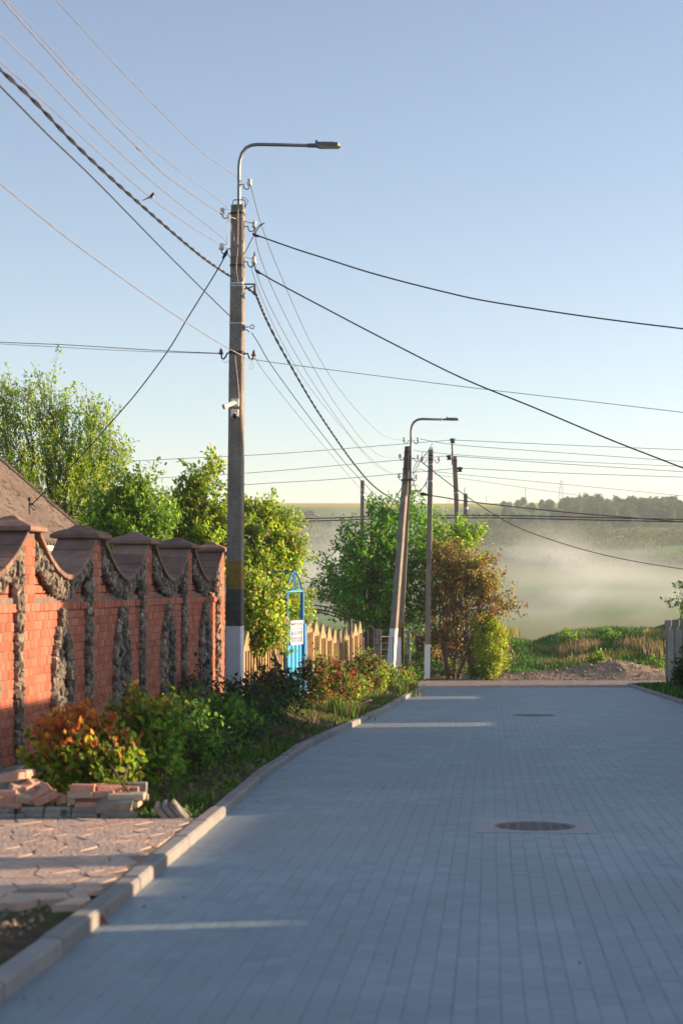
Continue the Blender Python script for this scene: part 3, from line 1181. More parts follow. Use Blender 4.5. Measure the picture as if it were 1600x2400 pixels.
# long sandy slabs on the pier
M['sandy_slab'] = mat_basic('sandy concrete slab', (0.42, 0.33, 0.24), (0.50, 0.41, 0.31), 0.9, 5, 6, 0.4, 60, rndmix=0.08)
GS = 'concrete slabs beside the driveway'
slab_thing('flat_slab', at(298, 1866, 13.28), (0.29, 0.2, 0.05), E(0, 0, 0.03), M['sandy_slab'], 'sandy flat slab lying on top of the stone pier', 'slab', GS)
slab_thing('flat_slab', at(333, 1866, 13.42), (0.10, 0.16, 0.05), E(0, 0, 0.2), M['sandy_slab'], 'short sandy slab end sticking out right of the pier top', 'slab', GS)
slab_thing('flat_slab', at(292, 1882, 13.28), (0.26, 0.2, 0.05), E(0, 0, -0.04), M['sandy_slab'], 'lower sandy slab sandwiched between the pier and the top slab', 'slab', GS)
slab_thing('flat_slab', at(322, 1846, 13.62), (0.16, 0.12, 0.09), E(0, 0, 0.06), M['old_concrete'], 'grey concrete piece standing behind the sandy slabs', 'slab', GS)
GL = 'slabs leaning on the bank by the kerb'
for (x, y, lb) in ((392, 1915, 'grey slab leaning on the bank, leftmost of three'), (410, 1912, 'grey slab leaning on the bank, middle of three'), (428, 1910, 'pale slab leaning on the bank, nearest the kerb of three')):
    slab_thing('leaning_slab', at(x, y, 13.3), (0.27, 0.22, 0.045), E(0.1, 0.85, 0.15), M['old_concrete'], lb, 'slab', GL)
slab_thing('stone_chunk', at(330, 1925, 13.25), (0.10, 0.1, 0.07), E(0.1, 0.3, 0.5), M['old_concrete'], 'rough stone chunk at the foot of the pier', 'stone', None, 0.02)


# ------------------------------------------------------------------ concrete poles
def pole_shaft(base, top, w0, w1, dpt0, dpt1, yaw, n=14, z0=None):
    """tapered trapezoid pole between two points"""
    base, top = Vector(base), Vector(top)
    vv, ff = [], []
    R = Matrix.Rotation(yaw, 3, 'Z')
    r = np.random.default_rng(5)
    for i in range(n + 1):
        t = i / n
        p = base.lerp(top, t)
        w = w0 + (w1 - w0) * t
        d = dpt0 + (dpt1 - dpt0) * t
        c = 0.018
        out = [(-w / 2 + c, -d / 2), (w / 2 - c, -d / 2), (w / 2, -d / 2 + c), (w * .46, d / 2 - c), (w * .46 - c, d / 2), (-w * .46 + c, d / 2), (-w * .46, d / 2 - c), (-w / 2, -d / 2 + c)]
        for a, b in out: vv.append(p + R @ Vector((a + r.normal(0, .0012), b + r.normal(0, .0012), 0)))
    m = 8
    for i in range(n):
        for k in range(m):
            a, b = i * m + k, i * m + (k + 1) % m
            ff.append((a, b, b + m, a + m))
    ff.append(tuple(reversed(range(m))))
    ff.append(tuple(n * m + k for k in range(m)))
    return vv, ff


def lerp(a, b, t): return a + (b - a) * t


class Pole:
    def __init__(s, base, top, w0, w1, d0, d1, yaw):
        s.base, s.top, s.w0, s.w1, s.d0, s.d1, s.yaw = Vector(base), Vector(top), w0, w1, d0, d1, yaw

    def sec(s, z):
        t = (z - s.base.z) / (s.top.z - s.base.z)
        return s.base.lerp(s.top, t), lerp(s.w0, s.w1, t), lerp(s.d0, s.d1, t)

    def shaft(s, name, mat, parent, za=None, zb=None, grow=0.0):
        za = s.base.z if za is None else za
        zb = s.top.z if zb is None else zb
        pa, wa, da = s.sec(za)
        pb, wb, db = s.sec(zb)
        vv, ff = pole_shaft(pa, pb, wa + grow, wb + grow, da + grow, db + grow, s.yaw, n=max(2, int((zb - za) * 2)))
        return MB().add(vv, ff).build(name, mat, parent)


_ins = {}


def insulator(parent, foot, side, mat='porcelain', s=1.0, name='insulator'):
    """foot: point on the pole; side: direction to grow, J hook with a bell on top"""
    d = Vector(side).normalized()
    f = Vector(foot)
    pts = [f, f + d * 0.05 * s, f + d * 0.055 * s + UZ * -0.05 * s, f + d * 0.08 * s + UZ * -0.075 * s, f + d * 0.12 * s + UZ * -0.075 * s, f + d * 0.142 * s + UZ * -0.045 * s, f + d * 0.145 * s + UZ * 0.02 * s]
    o = MB().tube(pts, 0.009 * s, 6).build('hook', M['black_iron'], parent, True)
    c = f + d * 0.145 * s
    prof = [(0.018, -0.02), (0.040, -0.015), (0.040, 0.018), (0.027, 0.026), (0.026, 0.042), (0.036, 0.052), (0.035, 0.07), (0.02, 0.085), (0.0, 0.088)]
    MB().lathe([(a * s, h * s) for a, h in prof], c, UZ, 10).build(name, M[mat], parent, True)
    return c + UZ * 0.04 * s


def band(parent, P, z, h, mat, grow=0.012):
    P.shaft('clamp_band', M[mat], parent, z - h / 2, z + h / 2, grow)


# main pole
D1 = 25.7
pb1 = at(549.5, 1625, D1)
pb1.z = gz(pb1.x, pb1.y) - 0.05
pt1 = at(558.5, 482, D1)
P1 = Pole(pb1, pt1, 0.255, 0.195, 0.26, 0.20, -0.16)
up1 = empty('utility_pole', pb1, label='tall concrete utility pole with street lamp, white and yellow painted base, beside the brick wall', cat='utility pole')
P1.shaft('shaft', M['concrete_pole'], up1)
zy = lambda y, d=D1: at(0, y, d).z
P1.shaft('white_paint_band', M['white_paint'], up1, pb1.z + 0.01, zy(1467), 0.006)
P1.shaft('black_paint_band', M['black_paint'], up1, zy(1467) + .002, zy(1381), 0.005)
P1.shaft('yellow_paint_band', M['yellow_paint'], up1, zy(1381) + .002, zy(1315), 0.006)


def lamp(parent, pts, r, headp, L, s=1.0):
    pipe = MB().tube(pts, r, 10).build('lamp_arm', M['galv'], parent, True)
    h = Vector(headp)
    hd = MB()
    # neck and flat body along +X
    hd.tube([h + Vector((-0.14 * s, 0, 0)), h + Vector((0.06 * s, 0, 0))], 0.043 * s, 10)
    head = hd.build('lamp_head', M['lamp_grey'], parent, False)
    vv, ff = [], []
    sec = [(0.0, 0.05, -0.02, 0.055), (0.05, 0.09, -0.03, 0.065), (0.30 * 1, 0.13, -0.032, 0.058), (0.45, 0.12, -0.032, 0.05), (0.50, 0.07, -0.03, 0.02)]
    for x, w, z0, z1 in sec:
        for a, b in ((-w, z0), (w, z0), (w, z1 * .6), (w * .55, z1), (-w * .55, z1), (-w, z1 * .6)):
            vv.append(h + Vector((x * s, a * s, b * s)))
    for i in range(len(sec) - 1):
        for k in range(6):
            a, b = i * 6 + k, i * 6 + (k + 1) % 6
            ff.append((a, a + 6, b + 6, b))
    ff += [tuple(range(6)), tuple(24 + k for k in reversed(range(6)))]
    MB().add(vv, ff).build('housing', M['lamp_grey'], head)
    MB().box(h + Vector((0.27 * s, 0, -0.038 * s)), (0.4 * s, 0.2 * s, 0.012 * s)).build('lens', M['lamp_glass'], head)
    MB().lathe([(0.018 * s, 0.05 * s), (0.018 * s, 0.075 * s), (0.026 * s, 0.078 * s), (0.026 * s, 0.10 * s), (0.0, 0.105 * s)], h + Vector((0.03 * s, 0, 0)), UZ, 8).build('photocell', M['black_iron'], head)
    for xx in (0.17, 0.33):
        MB().box(h + Vector((xx * s, 0, 0.06 * s)), (0.03 * s, 0.1 * s, 0.02 * s)).build('cooling_fin', M['lamp_grey'], head)


dl = 25.66
arm = [at(559, 545, dl), at(560, 480, dl), at(560, 420, dl), at(560, 395, dl), at(561.5, 377, dl), at(567, 359, dl), at(577, 346, dl), at(590, 340, dl), at(605, 338.5, dl), at(660, 339.5, dl), at(722, 341, dl)]
lamp(up1, arm, 0.026, at(738, 341, dl), 0.57, 0.78)
b = MB()
b.tube([at(547, 485, dl - .1), at(546, 471, dl - .1), at(549, 468.5, dl - .1), at(572, 468.5, dl - .1), at(575, 471, dl - .1), at(575, 486, dl - .1)], 0.008, 6)
b.build('top_bracket', M['black_iron'], up1)
b = MB().tube([at(565, 464, dl - .12), at(574, 463, dl - .12), at(582, 471, dl - .12), at(578, 479, dl - .12), at(575, 484, dl - .1)], 0.005, 5)
b.build('bracket_wire', M['black_iron'], up1)
for k, x in enumerate((547, 551, 568, 573)):
    MB().tube([at(x, 490, dl - .08), at(x, 480, dl - .08)], 0.006, 5).build('rebar_end', M['black_iron'], up1)
for y_, h_, mt in ((502, 0.035, 'black_iron'), (624, 0.03, 'black_iron'), (666, 0.022, 'steel_band'), (672, 0.016, 'steel_band'), (759.5, 0.016, 'steel_band'), (828, 0.045, 'black_iron')):
    band(up1, P1, zy(y_), h_, mt)
A1 = insulator(up1, at(563, 432, D1), (1, 0, 0))
A2 = insulator(up1, at(543, 500, D1), (-1, 0, 0))
A3 = insulator(up1, at(574, 531, D1), (1, 0, 0))
A4 = insulator(up1, at(541, 583, D1), (-1, 0, 0))
A5 = insulator(up1, at(573, 614, D1), (1, 0, 0))
b = MB()
b.tube([at(540, 829, D1), at(533, 827, D1), at(529, 836, D1), at(524, 842, D1), at(520, 840, D1), at(518.5, 830, D1)], 0.013, 7)
b.build('hook', M['black_iron'], up1, True)
b = MB()
b.tube([at(570, 829, D1), at(581, 829, D1), at(583, 837, D1), at(587, 843, D1), at(591, 842, D1), at(594, 834, D1)], 0.013, 7)
b.build('hook', M['black_iron'], up1, True)
for x, y, sc in ((518, 828, 1.1), (595, 832, 1.1)):
    MB().lathe([(0.02 * sc, -.02), (0.032 * sc, -.015), (0.034 * sc, 0.01), (0.022 * sc, 0.022), (0.026 * sc, 0.035), (0.012 * sc, 0.065), (0.006, 0.08)], at(x, y, D1), UZ, 10).build('insulator', M['brown_porcelain'], up1, True)
# suspension bracket and eye bolt
b = MB().tube([at(572, 666, D1 - .1), at(598, 666, D1 - .1), at(598, 674, D1 - .1)], 0.012, 6).tube([at(572, 678, D1 - .1), at(592, 672, D1 - .1), at(598, 668, D1 - .1)], 0.009, 6)
b.build('cable_bracket', M['black_iron'], up1)
MB().tube([at(597, 672, D1 - .1), at(597, 682, D1 - .1), at(600, 690, D1 - .1)], [0.016, 0.022, 0.012], 7).build('cable_clamp', M['black_iron'], up1)
b = MB().tube([at(570, 767, D1 - .1), at(584, 766, D1 - .1)], 0.008, 6)
c0 = at(591, 766, D1 - .1)
b.tube([c0 + Vector((0.03 * math.cos(a), 0, 0.03 * math.sin(a))) for a in np.linspace(0, 6.28, 14)], 0.007, 5)
b.build('eye_bolt', M['black_iron'], up1)
MB().box(at(572, 768, D1 - .08), (0.03, 0.05, 0.09)).build('bracket_plate', M['galv'], up1)
# drop leads running down the face
def lead(parent, pts, r, mat, name='lead_wire'):
    P_ = [Vector(p) for p in pts]
    out = []
    for i in range(len(P_) - 1):
        p0, p1, p2, p3 = P_[max(i - 1, 0)], P_[i], P_[i + 1], P_[min(i + 2, len(P_) - 1)]
        for t in np.linspace(0, 1, 6)[:-1]:
            out.append(0.5 * ((2 * p1) + (p2 - p0) * t + (2 * p0 - 5 * p1 + 4 * p2 - p3) * t * t + (3 * p1 - p0 - 3 * p2 + p3) * t ** 3))
    out.append(P_[-1])
    return MB().tube(out, r, 5).build(name, mat, parent)


DF = D1 - 0.17
lead(up1, [at(x, y, DF) for x, y in ((537, 505), (531, 530), (530, 550), (534, 565))], 0.004, M['wire_grey'])
lead(up1, [at(x, y, DF) for x, y in ((536, 510), (542, 528), (541, 540), (548, 553), (549, 565), (560, 575), (568, 585), (570, 598))], 0.005, M['wire_grey'])
lead(up1, [at(x, y, DF) for x, y in ((558, 490), (558, 540), (557, 590), (554, 625), (557, 655), (560, 665))], 0.005, M['wire_grey'])
lead(up1, [at(x, y, DF) for x, y in ((571, 596), (578, 585), (586, 568), (595, 552))], 0.007, M['cable_black'])
lead(up1, [at(x, y, DF) for x, y in ((533, 592), (537, 600), (543, 604), (553, 600))], 0.007, M['cable_black'])
lead(up1, [at(x, y, DF) for x, y in ((551, 833), (554, 865), (558, 900), (561, 935))], 0.006, M['wire_grey'])
lead(up1, [at(x, y, D1) for x, y in ((592, 843), (586, 856), (585, 866), (592, 862), (594, 846))], 0.003, M['wire_grey'])
lead(up1, [at(x, y, D1) for x, y in ((521, 845), (527, 850), (534, 846), (538, 854))], 0.003, M['wire_grey'])

# security cameras on the pole
DC = D1 - 0.16
sc1 = empty('security_camera', at(551, 944, DC), label='white bullet security camera aimed left on the tall pole', cat='security camera', group='security cameras on the tall pole')
MB().box(at(551, 943.5, DC - 0.03), (0.125, 0.06, 0.12), ch=0.008).build('mount_box', M['cam_white'], sc1)
MB().lathe([(0.02, 0), (0.026, 0.02), (0.022, 0.05)], at(552, 945, DC - 0.06), (0, -1, 0), 10).build('joint', M['cam_white'], sc1, True)
c0, c1 = at(549, 943, DC - 0.12), at(523, 954, DC - 0.17)
ax = (c1 - c0)
L_ = ax.length
bb = MB().lathe([(0.028, -0.01), (0.036, 0.0), (0.037, L_ * .85), (0.040, L_ * .86), (0.040, L_), (0.034, L_)], c0, ax, 14).build('barrel', M['cam_white'], sc1, True)
MB().lathe([(0.034, -0.006), (0.034, 0.003), (0.0, 0.004)], c1, ax, 14).build('lens_face', M['cam_black'], bb)
sc2 = empty('security_camera', at(550, 970, DC), label='white security camera with black dome just below the bullet camera', cat='security camera', group='security cameras on the tall pole')
MB().box(at(550.5, 968, DC - 0.03), (0.12, 0.06, 0.115), ch=0.008).build('mount_box', M['cam_white'], sc2)
MB().lathe([(0.045, 0.0), (0.046, 0.05), (0.043, 0.06)], at(550, 974, DC - 0.05), (0, -1, -0.25), 14).build('dome_housing', M['cam_white'], sc2, True)
MB().lathe([(0.043, 0.0), (0.04, 0.02), (0.03, 0.036), (0.015, 0.045), (0.0, 0.047)], at(550, 975, DC - 0.105), (0, -1, -0.25), 14).build('dome', M['cam_black'], sc2, True)

# second pole: leaning pair with lamp
D2 = 52.7
pb2 = at(913, 1600, D2)
pb2.z = gz(pb2.x, pb2.y) - 0.05
P2 = Pole(pb2, at(956, 1046, D2), 0.22, 0.17, 0.22, 0.17, -0.5)
up2 = empty('utility_pole', pb2, label='leaning concrete utility pole pair with street lamp and white painted foot at the road end', cat='utility pole')
P2.shaft('shaft', M['concrete_pole'], up2)
P2.shaft('white_paint_band', M['white_paint'], up2, pb2.z + .01, at(0, 1473, D2).z, 0.006)
pb2b = at(932, 1585, 54.6)
pb2b.z = gz(pb2b.x, pb2b.y) - 0.1
P2b = Pole(pb2b, at(957, 1118, 52.95), 0.23, 0.17, 0.2, 0.17, -0.1)
P2b.shaft('strut', M['concrete_pole'], up2)
P2b.shaft('white_paint_band', M['white_paint'], up2, pb2b.z + .01, at(0, 1493, 54.6).z, 0.006)
P2b.shaft('yellow_paint_band', M['yellow_paint'], up2, at(0, 1493, 54.6).z + .002, at(0, 1458, 54.6).z, 0.006)
d2 = D2 - 0.05
arm2 = [at(960, 1160, d2), at(962.5, 1050, d2), at(963, 1010, d2), at(964.5, 999, d2), at(969, 990, d2), at(977, 984, d2), at(988, 982, d2), at(1035, 983, d2)]
lamp(up2, arm2, 0.04, at(1045, 983, d2), 0.5, 0.82)
for x, y, sd in ((960, 1033, -1), (966, 1033, 1), (950, 1072, -1), (966, 1074, 1), (948, 1118, -1), (962, 1120, 1)):
    insulator(up2, at(x, y, D2), (sd, 0, 0), s=1.25)
for y_, h_ in ((1060, .05), (1100, .05)):
    band(up2, P2, at(0, y_, D2).z, h_, 'black_iron')
MB().box(at(953, 1125, D2 - .05), (0.30, 0.3, 0.06), rz=0.2).build('strut_clamp', M['black_iron'], up2)
MB().box(at(951, 1080, D2 - .12), (0.06, 0.05, 0.9)).build('cable_duct', M['black_iron'], up2)

# third pole
D3 = 54.6
pb3 = at(1000, 1597, D3)
pb3.z = gz(pb3.x, pb3.y) - 0.05
P3 = Pole(pb3, at(1009, 1054, D3), 0.19, 0.16, 0.2, 0.16, -0.05)
up3 = empty('utility_pole', pb3, label='upright concrete utility pole with white foot in front of the purple leaved tree', cat='utility pole')
P3.shaft('shaft', M['concrete_pole'], up3)
P3.shaft('white_paint_band', M['white_paint'], up3, pb3.z + .01, at(0, 1510, D3).z, 0.006)
for y_, h_, mt in ((1068, .05, 'black_iron'), (1077, .05, 'black_iron'), (1089, .03, 'steel_band'), (1128, .03, 'steel_band')):
    band(up3, P3, at(0, y_, D3).z, h_, mt)
insulator(up3, at(1015, 1078, D3), (1, 0, 0), s=1.3)
insulator(up3, at(1002, 1078, D3), (-1, 0, 0), s=1.3)
for x in (1007, 1010, 1013):
    MB().tube([at(x, 1056, D3), at(x, 1048, D3)], 0.012, 5).build('rebar_end', M['black_iron'], up3)

# fourth pole, leaning, with pin insulator on top
D4 = 62.0
P4b = at(1087, 1600, D4)
P4b.z = gz(P4b.x, P4b.y) - 0.1
P4 = Pole(P4b, at(1065, 1070, D4), 0.20, 0.17, 0.2, 0.17, -0.25)
up4 = empty('utility_pole', P4b, label='concrete pole with a dark pin insulator on its top, behind the trees', cat='utility pole')
P4.shaft('shaft', M['concrete_pole'], up4)
MB().tube([at(1060, 1090, D4 - .1), at(1059, 1040, D4 - .1)], 0.035, 6).build('top_pin', M['black_iron'], up4)
for x, y in ((1060, 1033), (1052, 1072), (1077, 1100)):
    s_ = 1.9
    MB().lathe([(0.035 * s_, -.05 * s_), (0.05 * s_, -0.045 * s_), (0.03 * s_, -.01), (0.06 * s_, 0.0), (0.06 * s_, 0.03 * s_), (0.03 * s_, 0.045 * s_), (0.0, 0.05 * s_)], at(x, y, D4 - .1), UZ, 10).build('pin_insulator', M['cam_black'], up4, True)
band(up4, P4, at(0, 1080, D4).z, 0.05, 'black_iron')
band(up4, P4, at(0, 1155, D4).z, 0.03, 'steel_band')

# farther bare poles
def far_pole(x, ytop, d, w, lean, label, pin=True):
    bx = at(x + lean, 1500, d)
    bz = gz(bx.x, d)
    Pp = Pole((bx.x, d, bz - 0.1), at(x, ytop, d), w * 1.15, w, w * 1.1, w, 0.0)
    e = empty('utility_pole', (bx.x, d, bz), label=label, cat='utility pole')
    Pp.shaft('shaft', M['concrete_pole'], e)
    if pin:
        MB().tube([at(x - 2, ytop + 4, d), at(x - 2, ytop - 14, d)], 0.015, 5).build('top_pin', M['black_iron'], e)
    band(e, Pp, at(0, ytop + 34, d).z, 0.05, 'steel_band')


far_pole(1090, 1157, 72, 0.175, 3, 'short looking grey pole just right of the pin insulator pole')
far_pole(849, 1126, 66, 0.155, -1, 'plain grey pole standing behind the leafy green tree, left of the lamp', False)
far_pole(1019, 1233, 96, 0.17, 0, 'lowest far pole barely showing above the trees between the middle poles')
# ------------------------------------------------------------------ wires
def smooth_path(P_, sub=10):
    P_ = [Vector(p) for p in P_]
    out = []
    for i in range(len(P_) - 1):
        p0 = P_[i - 1] if i > 0 else P_[0] * 2 - P_[1]
        p1, p2 = P_[i], P_[i + 1]
        p3 = P_[i + 2] if i + 2 < len(P_) else P_[-1] * 2 - P_[-2]
        for t in np.linspace(0, 1, sub + 1)[:-1]:
            out.append(0.5 * ((2 * p1) + (p2 - p0) * t + (2 * p0 - 5 * p1 + 4 * p2 - p3) * t * t + (3 * p1 - p0 - 3 * p2 + p3) * t ** 3))
    out.append(P_[-1])
    return out


def wire(name, pts, r, mat, label, group=None, extend=0.0, twist=0, cat='wire'):
    P_ = [Vector(p) for p in pts]
    if extend:
        P_.insert(0, P_[0] + (P_[0] - P_[1]).normalized() * extend)
    path = smooth_path(P_)
    if twist:
        b = MB()
        L = [0.0]
        for i in range(1, len(path)): L.append(L[-1] + (path[i] - path[i - 1]).length)
        n = max(20, int(L[-1] / 0.07))
        lens = np.array(L)
        A = np.array([tuple(p) for p in path])
        ss = np.linspace(0, L[-1], n)
        Q = np.stack([np.interp(ss, lens, A[:, k]) for k in range(3)], 1)
        root = empty(name, path[-1], label=label, cat=cat, group=group)
        for s_ in range(twist):
            pts_ = []
            for i in range(n):
                t = Vector(Q[min(i + 1, n - 1)] - Q[max(i - 1, 0)]).normalized()
                u = t.cross(UZ).normalized()
                w = u.cross(t)
                a = ss[i] / 0.8 * 6.283 + s_ * 6.283 / twist
                pts_.append(Vector(Q[i]) + u * math.cos(a) * r * 1.05 + w * math.sin(a) * r * 1.05)
            MB().tube(pts_, r, 5).build('strand', mat, root)
        return root
    return MB().tube(path, r, 5).build(name, mat, None, label=label, cat=cat, group=group)


# spans from the pole behind the camera to the tall pole: depth follows the line of poles
def dl_(x): return 17886.0 / (1241.0 - x)
def LP(pts, dz=0.0): return [at(x, y, dl_(x)) for x, y in pts]


GW = 'wires coming in from the upper left to the tall pole'
bare, blk = M['wire_grey'], M['cable_black']
wire('overhead_wire', LP([(132, 0), (184, 57), (268, 149), (383, 268), (478, 360), (572, 425)]) + [A1], 0.005, bare, 'thin wire highest in the sky, ending at the insulator on the lamp arm', GW, 6)
wire('overhead_wire', LP([(13, -3), (96, 88), (191, 191), (325, 321), (421, 402), (528, 482)]) + [A2], 0.004, bare, 'thin wire ending at the uppermost insulator left of the pole top', GW, 5)
wire('overhead_wire', LP([(6, 0), (96, 102), (245, 268), (325, 349), (383, 406), (478, 475), (536, 507)]) + [A3], 0.0065, bare, 'pinkish wire with a splice knot, passing in front of the pole top', GW, 5)
MB().tube(LP([(319, 342), (323, 347), (331, 354)]), [0.008, 0.018, 0.009], 6).build('splice_knot', bare, None, label='small splice knot on the pinkish overhead wire', cat='splice')
wire('overhead_wire', LP([(-2, 78), (96, 172), (191, 272), (325, 398), (421, 478), (526, 562)]) + [A4], 0.0055, bare, 'thin wire ending at the lower insulator left of the pole', GW, 5)
wire('overhead_wire', LP([(-2, 141), (115, 249), (230, 356), (352, 463), (440, 526), (524, 578), (560, 598)]) + [A5], 0.005, bare, 'thin wire the swallow sits on', GW, 5)
wire('twisted_cable', LP([(-2, 160), (77, 233), (191, 352), (325, 475), (471, 600), (560, 661)]) + [at(598, 690, D1 - .1)], 0.0105, blk, 'thick black twisted cable slanting down from the upper left to the pole clamp', None, 5, twist=2, cat='cable')
wire('overhead_cable', LP([(-2, 199), (115, 318), (230, 429), (394, 597), (540, 742)]) + [at(584, 778, D1 - .15)], 0.0085, blk, 'smooth dark cable below the twisted one at the left', GW, 5, cat='cable')
wire('overhead_wire', LP([(-2, 428), (115, 524), (210, 597), (380, 718), (510, 802)]) + [at(590, 845, D1 - .15)], 0.006, bare, 'lowest slanting thin wire at the left, reaching the pole at the brown insulators', GW, 5)
wire('service_wire', [at(-30, 801, 25.9), at(150, 808, 25.85), at(300, 817, 25.8), at(420, 824, 25.75), at(515, 828, D1)], 0.006, M['wire_grey'], 'pinkish nearly level wire from the left edge to the brown insulator', None, 8)
wire('service_wire', [at(0, 806, 26.0), at(300, 822, 25.85), at(517, 829, D1)], 0.004, M['wire_grey'], 'second thinner level wire just under the pinkish one at the left', None, 8)
wire('service_cable', [at(529, 597, D1), at(505, 640, D1), at(440, 745, 25.75), at(395, 820, 25.8), at(325, 915, 25.9), at(265, 985, 26.0), at(180, 1080, 26.2), at(76, 1181, 26.5)], 0.010, blk, 'black drop cable running from the pole down left to the house roof mast', None, cat='cable')
MB().tube([at(533, 585, D1), at(528, 596, D1), at(522, 606, D1)], [0.012, 0.03, 0.014], 7).build('cable_anchor', blk, None, label='black anchor clamp where the drop cable to the roof leaves the pole', cat='clamp')

# swallow on its wire
bp_ = at(353, 462, dl_(352))
bird = empty('swallow', bp_, label='small dark swallow with pale breast perched on an overhead wire', cat='bird')
s_ = 0.0058 * 0.78
def bpt(px, py, dy=0.0): return at(353, 462, dl_(352)) + Vector(((px - 353) * s_, dy, -(py - 462) * s_))
sec = [(338.5, 467.6, 0.3), (344, 465.4, 1.2), (350, 462.5, 2.9), (355, 459.8, 4.4), (359, 457.2, 4.9), (360.6, 454.5, 4.1), (360, 452.6, 3.4), (359.6, 451.2, 3.1), (359.4, 450.0, 1.4)]
MB().tube([bpt(a, b_) for a, b_, c in sec], [c * s_ for a, b_, c in sec], 10).build('body', mat_basic('swallow', (0.02, 0.02, 0.05), (0.05, 0.03, 0.05), 0.5, 30), bird, True)
MB().tube([bpt(360.8, 458.5, -.004), bpt(358.5, 462.2, -.006), bpt(355, 463.8, -.004)], [2.4 * s_, 3.2 * s_, 1.6 * s_], 8).build('breast', mat_basic('breast', (0.75, 0.62, 0.55), (0.65, 0.5, 0.45), 0.7, 30), bird, True)
for sg in (-1, 1):
    MB().add([bpt(357, 456.5, sg * .016), bpt(352, 459, sg * .018), bpt(339, 467.2, sg * .004), bpt(351, 464, sg * .017)], [(0, 1, 2, 3)]).add([bpt(357, 456.5, sg * .012), bpt(352, 459, sg * .013), bpt(339, 467.2, sg * .002), bpt(351, 464, sg * .012)], [(3, 2, 1, 0)]).build('wing', M['cable_black'], bird)
    MB().tube([bpt(343, 465.8, sg * .003), bpt(337, 468.5, sg * .006), bpt(331, 471, sg * .009)], [0.006, 0.004, 0.001], 5).build('tail_feather', M['cable_black'], bird)
MB().tube([bpt(361.5, 452.4), bpt(364, 452.6)], [0.004, 0.0008], 5).build('beak', M['cable_black'], bird)

# across the street to the right
d_ = lambda x: D1 - 0.0012 * (x - 590)
RP = lambda pts: [at(x, y, d_(x)) for x, y in pts]
wire('service_cable', list(reversed(RP([(594, 548), (620, 558), (700, 586), (760, 605), (850, 634), (940, 659), (1040, 684), (1120, 702), (1240, 722), (1360, 740), (1480, 756), (1620, 773)]))), 0.0115, blk, 'upper black cable sweeping from the pole to the right edge', 'cables crossing the street to the right', 4, cat='cable')
wire('service_cable', list(reversed(RP([(600, 634), (650, 663), (757, 720), (900, 795), (1080, 885), (1250, 955), (1428, 1030), (1620, 1105)]))), 0.0115, blk, 'lower black cable descending steeply from the pole to the right edge', 'cables crossing the street to the right', 4, cat='cable')
wire('service_wire', list(reversed(RP([(597, 838), (610, 845), (800, 870), (1100, 908), (1400, 943), (1620, 969)]))), 0.005, bare, 'thin wire from the right brown insulator across to the right edge', None, 4)
for (a, b_, c), lb in (((592, 547), (597, 551), (607, 555)), 'black anchor clamp at the start of the upper right cable'), (((598, 632), (604, 637), (611, 642)), 'black anchor clamp at the start of the lower right cable'):
    o = MB().tube([at(*a, D1), at(*b_, D1), at(*c, D1)], [0.014, 0.028, 0.012], 7).build('cable_anchor', blk, None, label=lb, cat='clamp')
lead(up1, [at(x, y, D1) for x, y in ((598, 548), (604, 537), (612, 528), (620, 522))], 0.008, blk, 'cable_tail')
lead(up1, [at(x, y, D1) for x, y in ((595, 545), (603, 532), (615, 524))], 0.006, blk, 'cable_tail')
lead(up1, [at(x, y, D1) for x, y in ((601, 634), (596, 625), (598, 608), (596, 590))], 0.008, blk, 'cable_tail')
lead(up1, [at(x, y, D1) for x, y in ((590, 628), (593, 612), (596, 592))], 0.006, blk, 'cable_tail')

# tall pole to the leaning pole
def dr_(x): return 19812.0 / (1328.5 - x)
TP = lambda pts: [at(x, y, dr_(x)) for x, y in pts]
GT = 'wires from the tall pole to the leaning pole'
wire('overhead_wire', [A1] + TP([(611, 522), (653, 633), (735, 816), (816, 939), (898, 1020), (950, 1032)]), 0.006, bare, 'thin wire from the lamp arm insulator to the far lamp pole, outermost of its set', GT)
wire('overhead_wire', [A3] + TP([(606, 590), (645, 690), (714, 826), (800, 967), (880, 1062), (942, 1074)]), 0.006, bare, 'thin wire to the far lamp pole, second in from the outermost', GT)
wire('overhead_wire', [A5] + TP([(612, 670), (663, 776), (745, 915), (836, 1040), (900, 1100), (944, 1118)]), 0.006, bare, 'thin wire to the far lamp pole, third of its set', GT)
wire('overhead_wire', TP([(588, 625), (610, 690), (660, 800), (720, 900), (800, 1000), (880, 1090), (946, 1120)]), 0.005, bare, 'thin wire to the far lamp pole hugging the third one', GT)
wire('twisted_cable', [at(600, 690, D1 - .1)] + TP([(625, 750), (663, 824), (735, 949), (796, 1041), (832, 1090), (864, 1128), (895, 1154), (940, 1181)]), 0.0115, blk, 'black twisted cable curving down from the tall pole to the leaning pole', None, twist=2, cat='cable')
wire('overhead_cable', TP([(590, 780), (606, 805), (640, 862), (730, 985), (800, 1075), (848, 1128), (905, 1184), (930, 1200)]), 0.0075, blk, 'thin dark cable straight below the curved twisted cable', GT, cat='cable')
wire('overhead_wire', TP([(597, 838), (625, 880), (700, 975), (775, 1065), (850, 1150), (905, 1192)]), 0.0055, bare, 'lowest thin wire running to the leaning pole', GT)

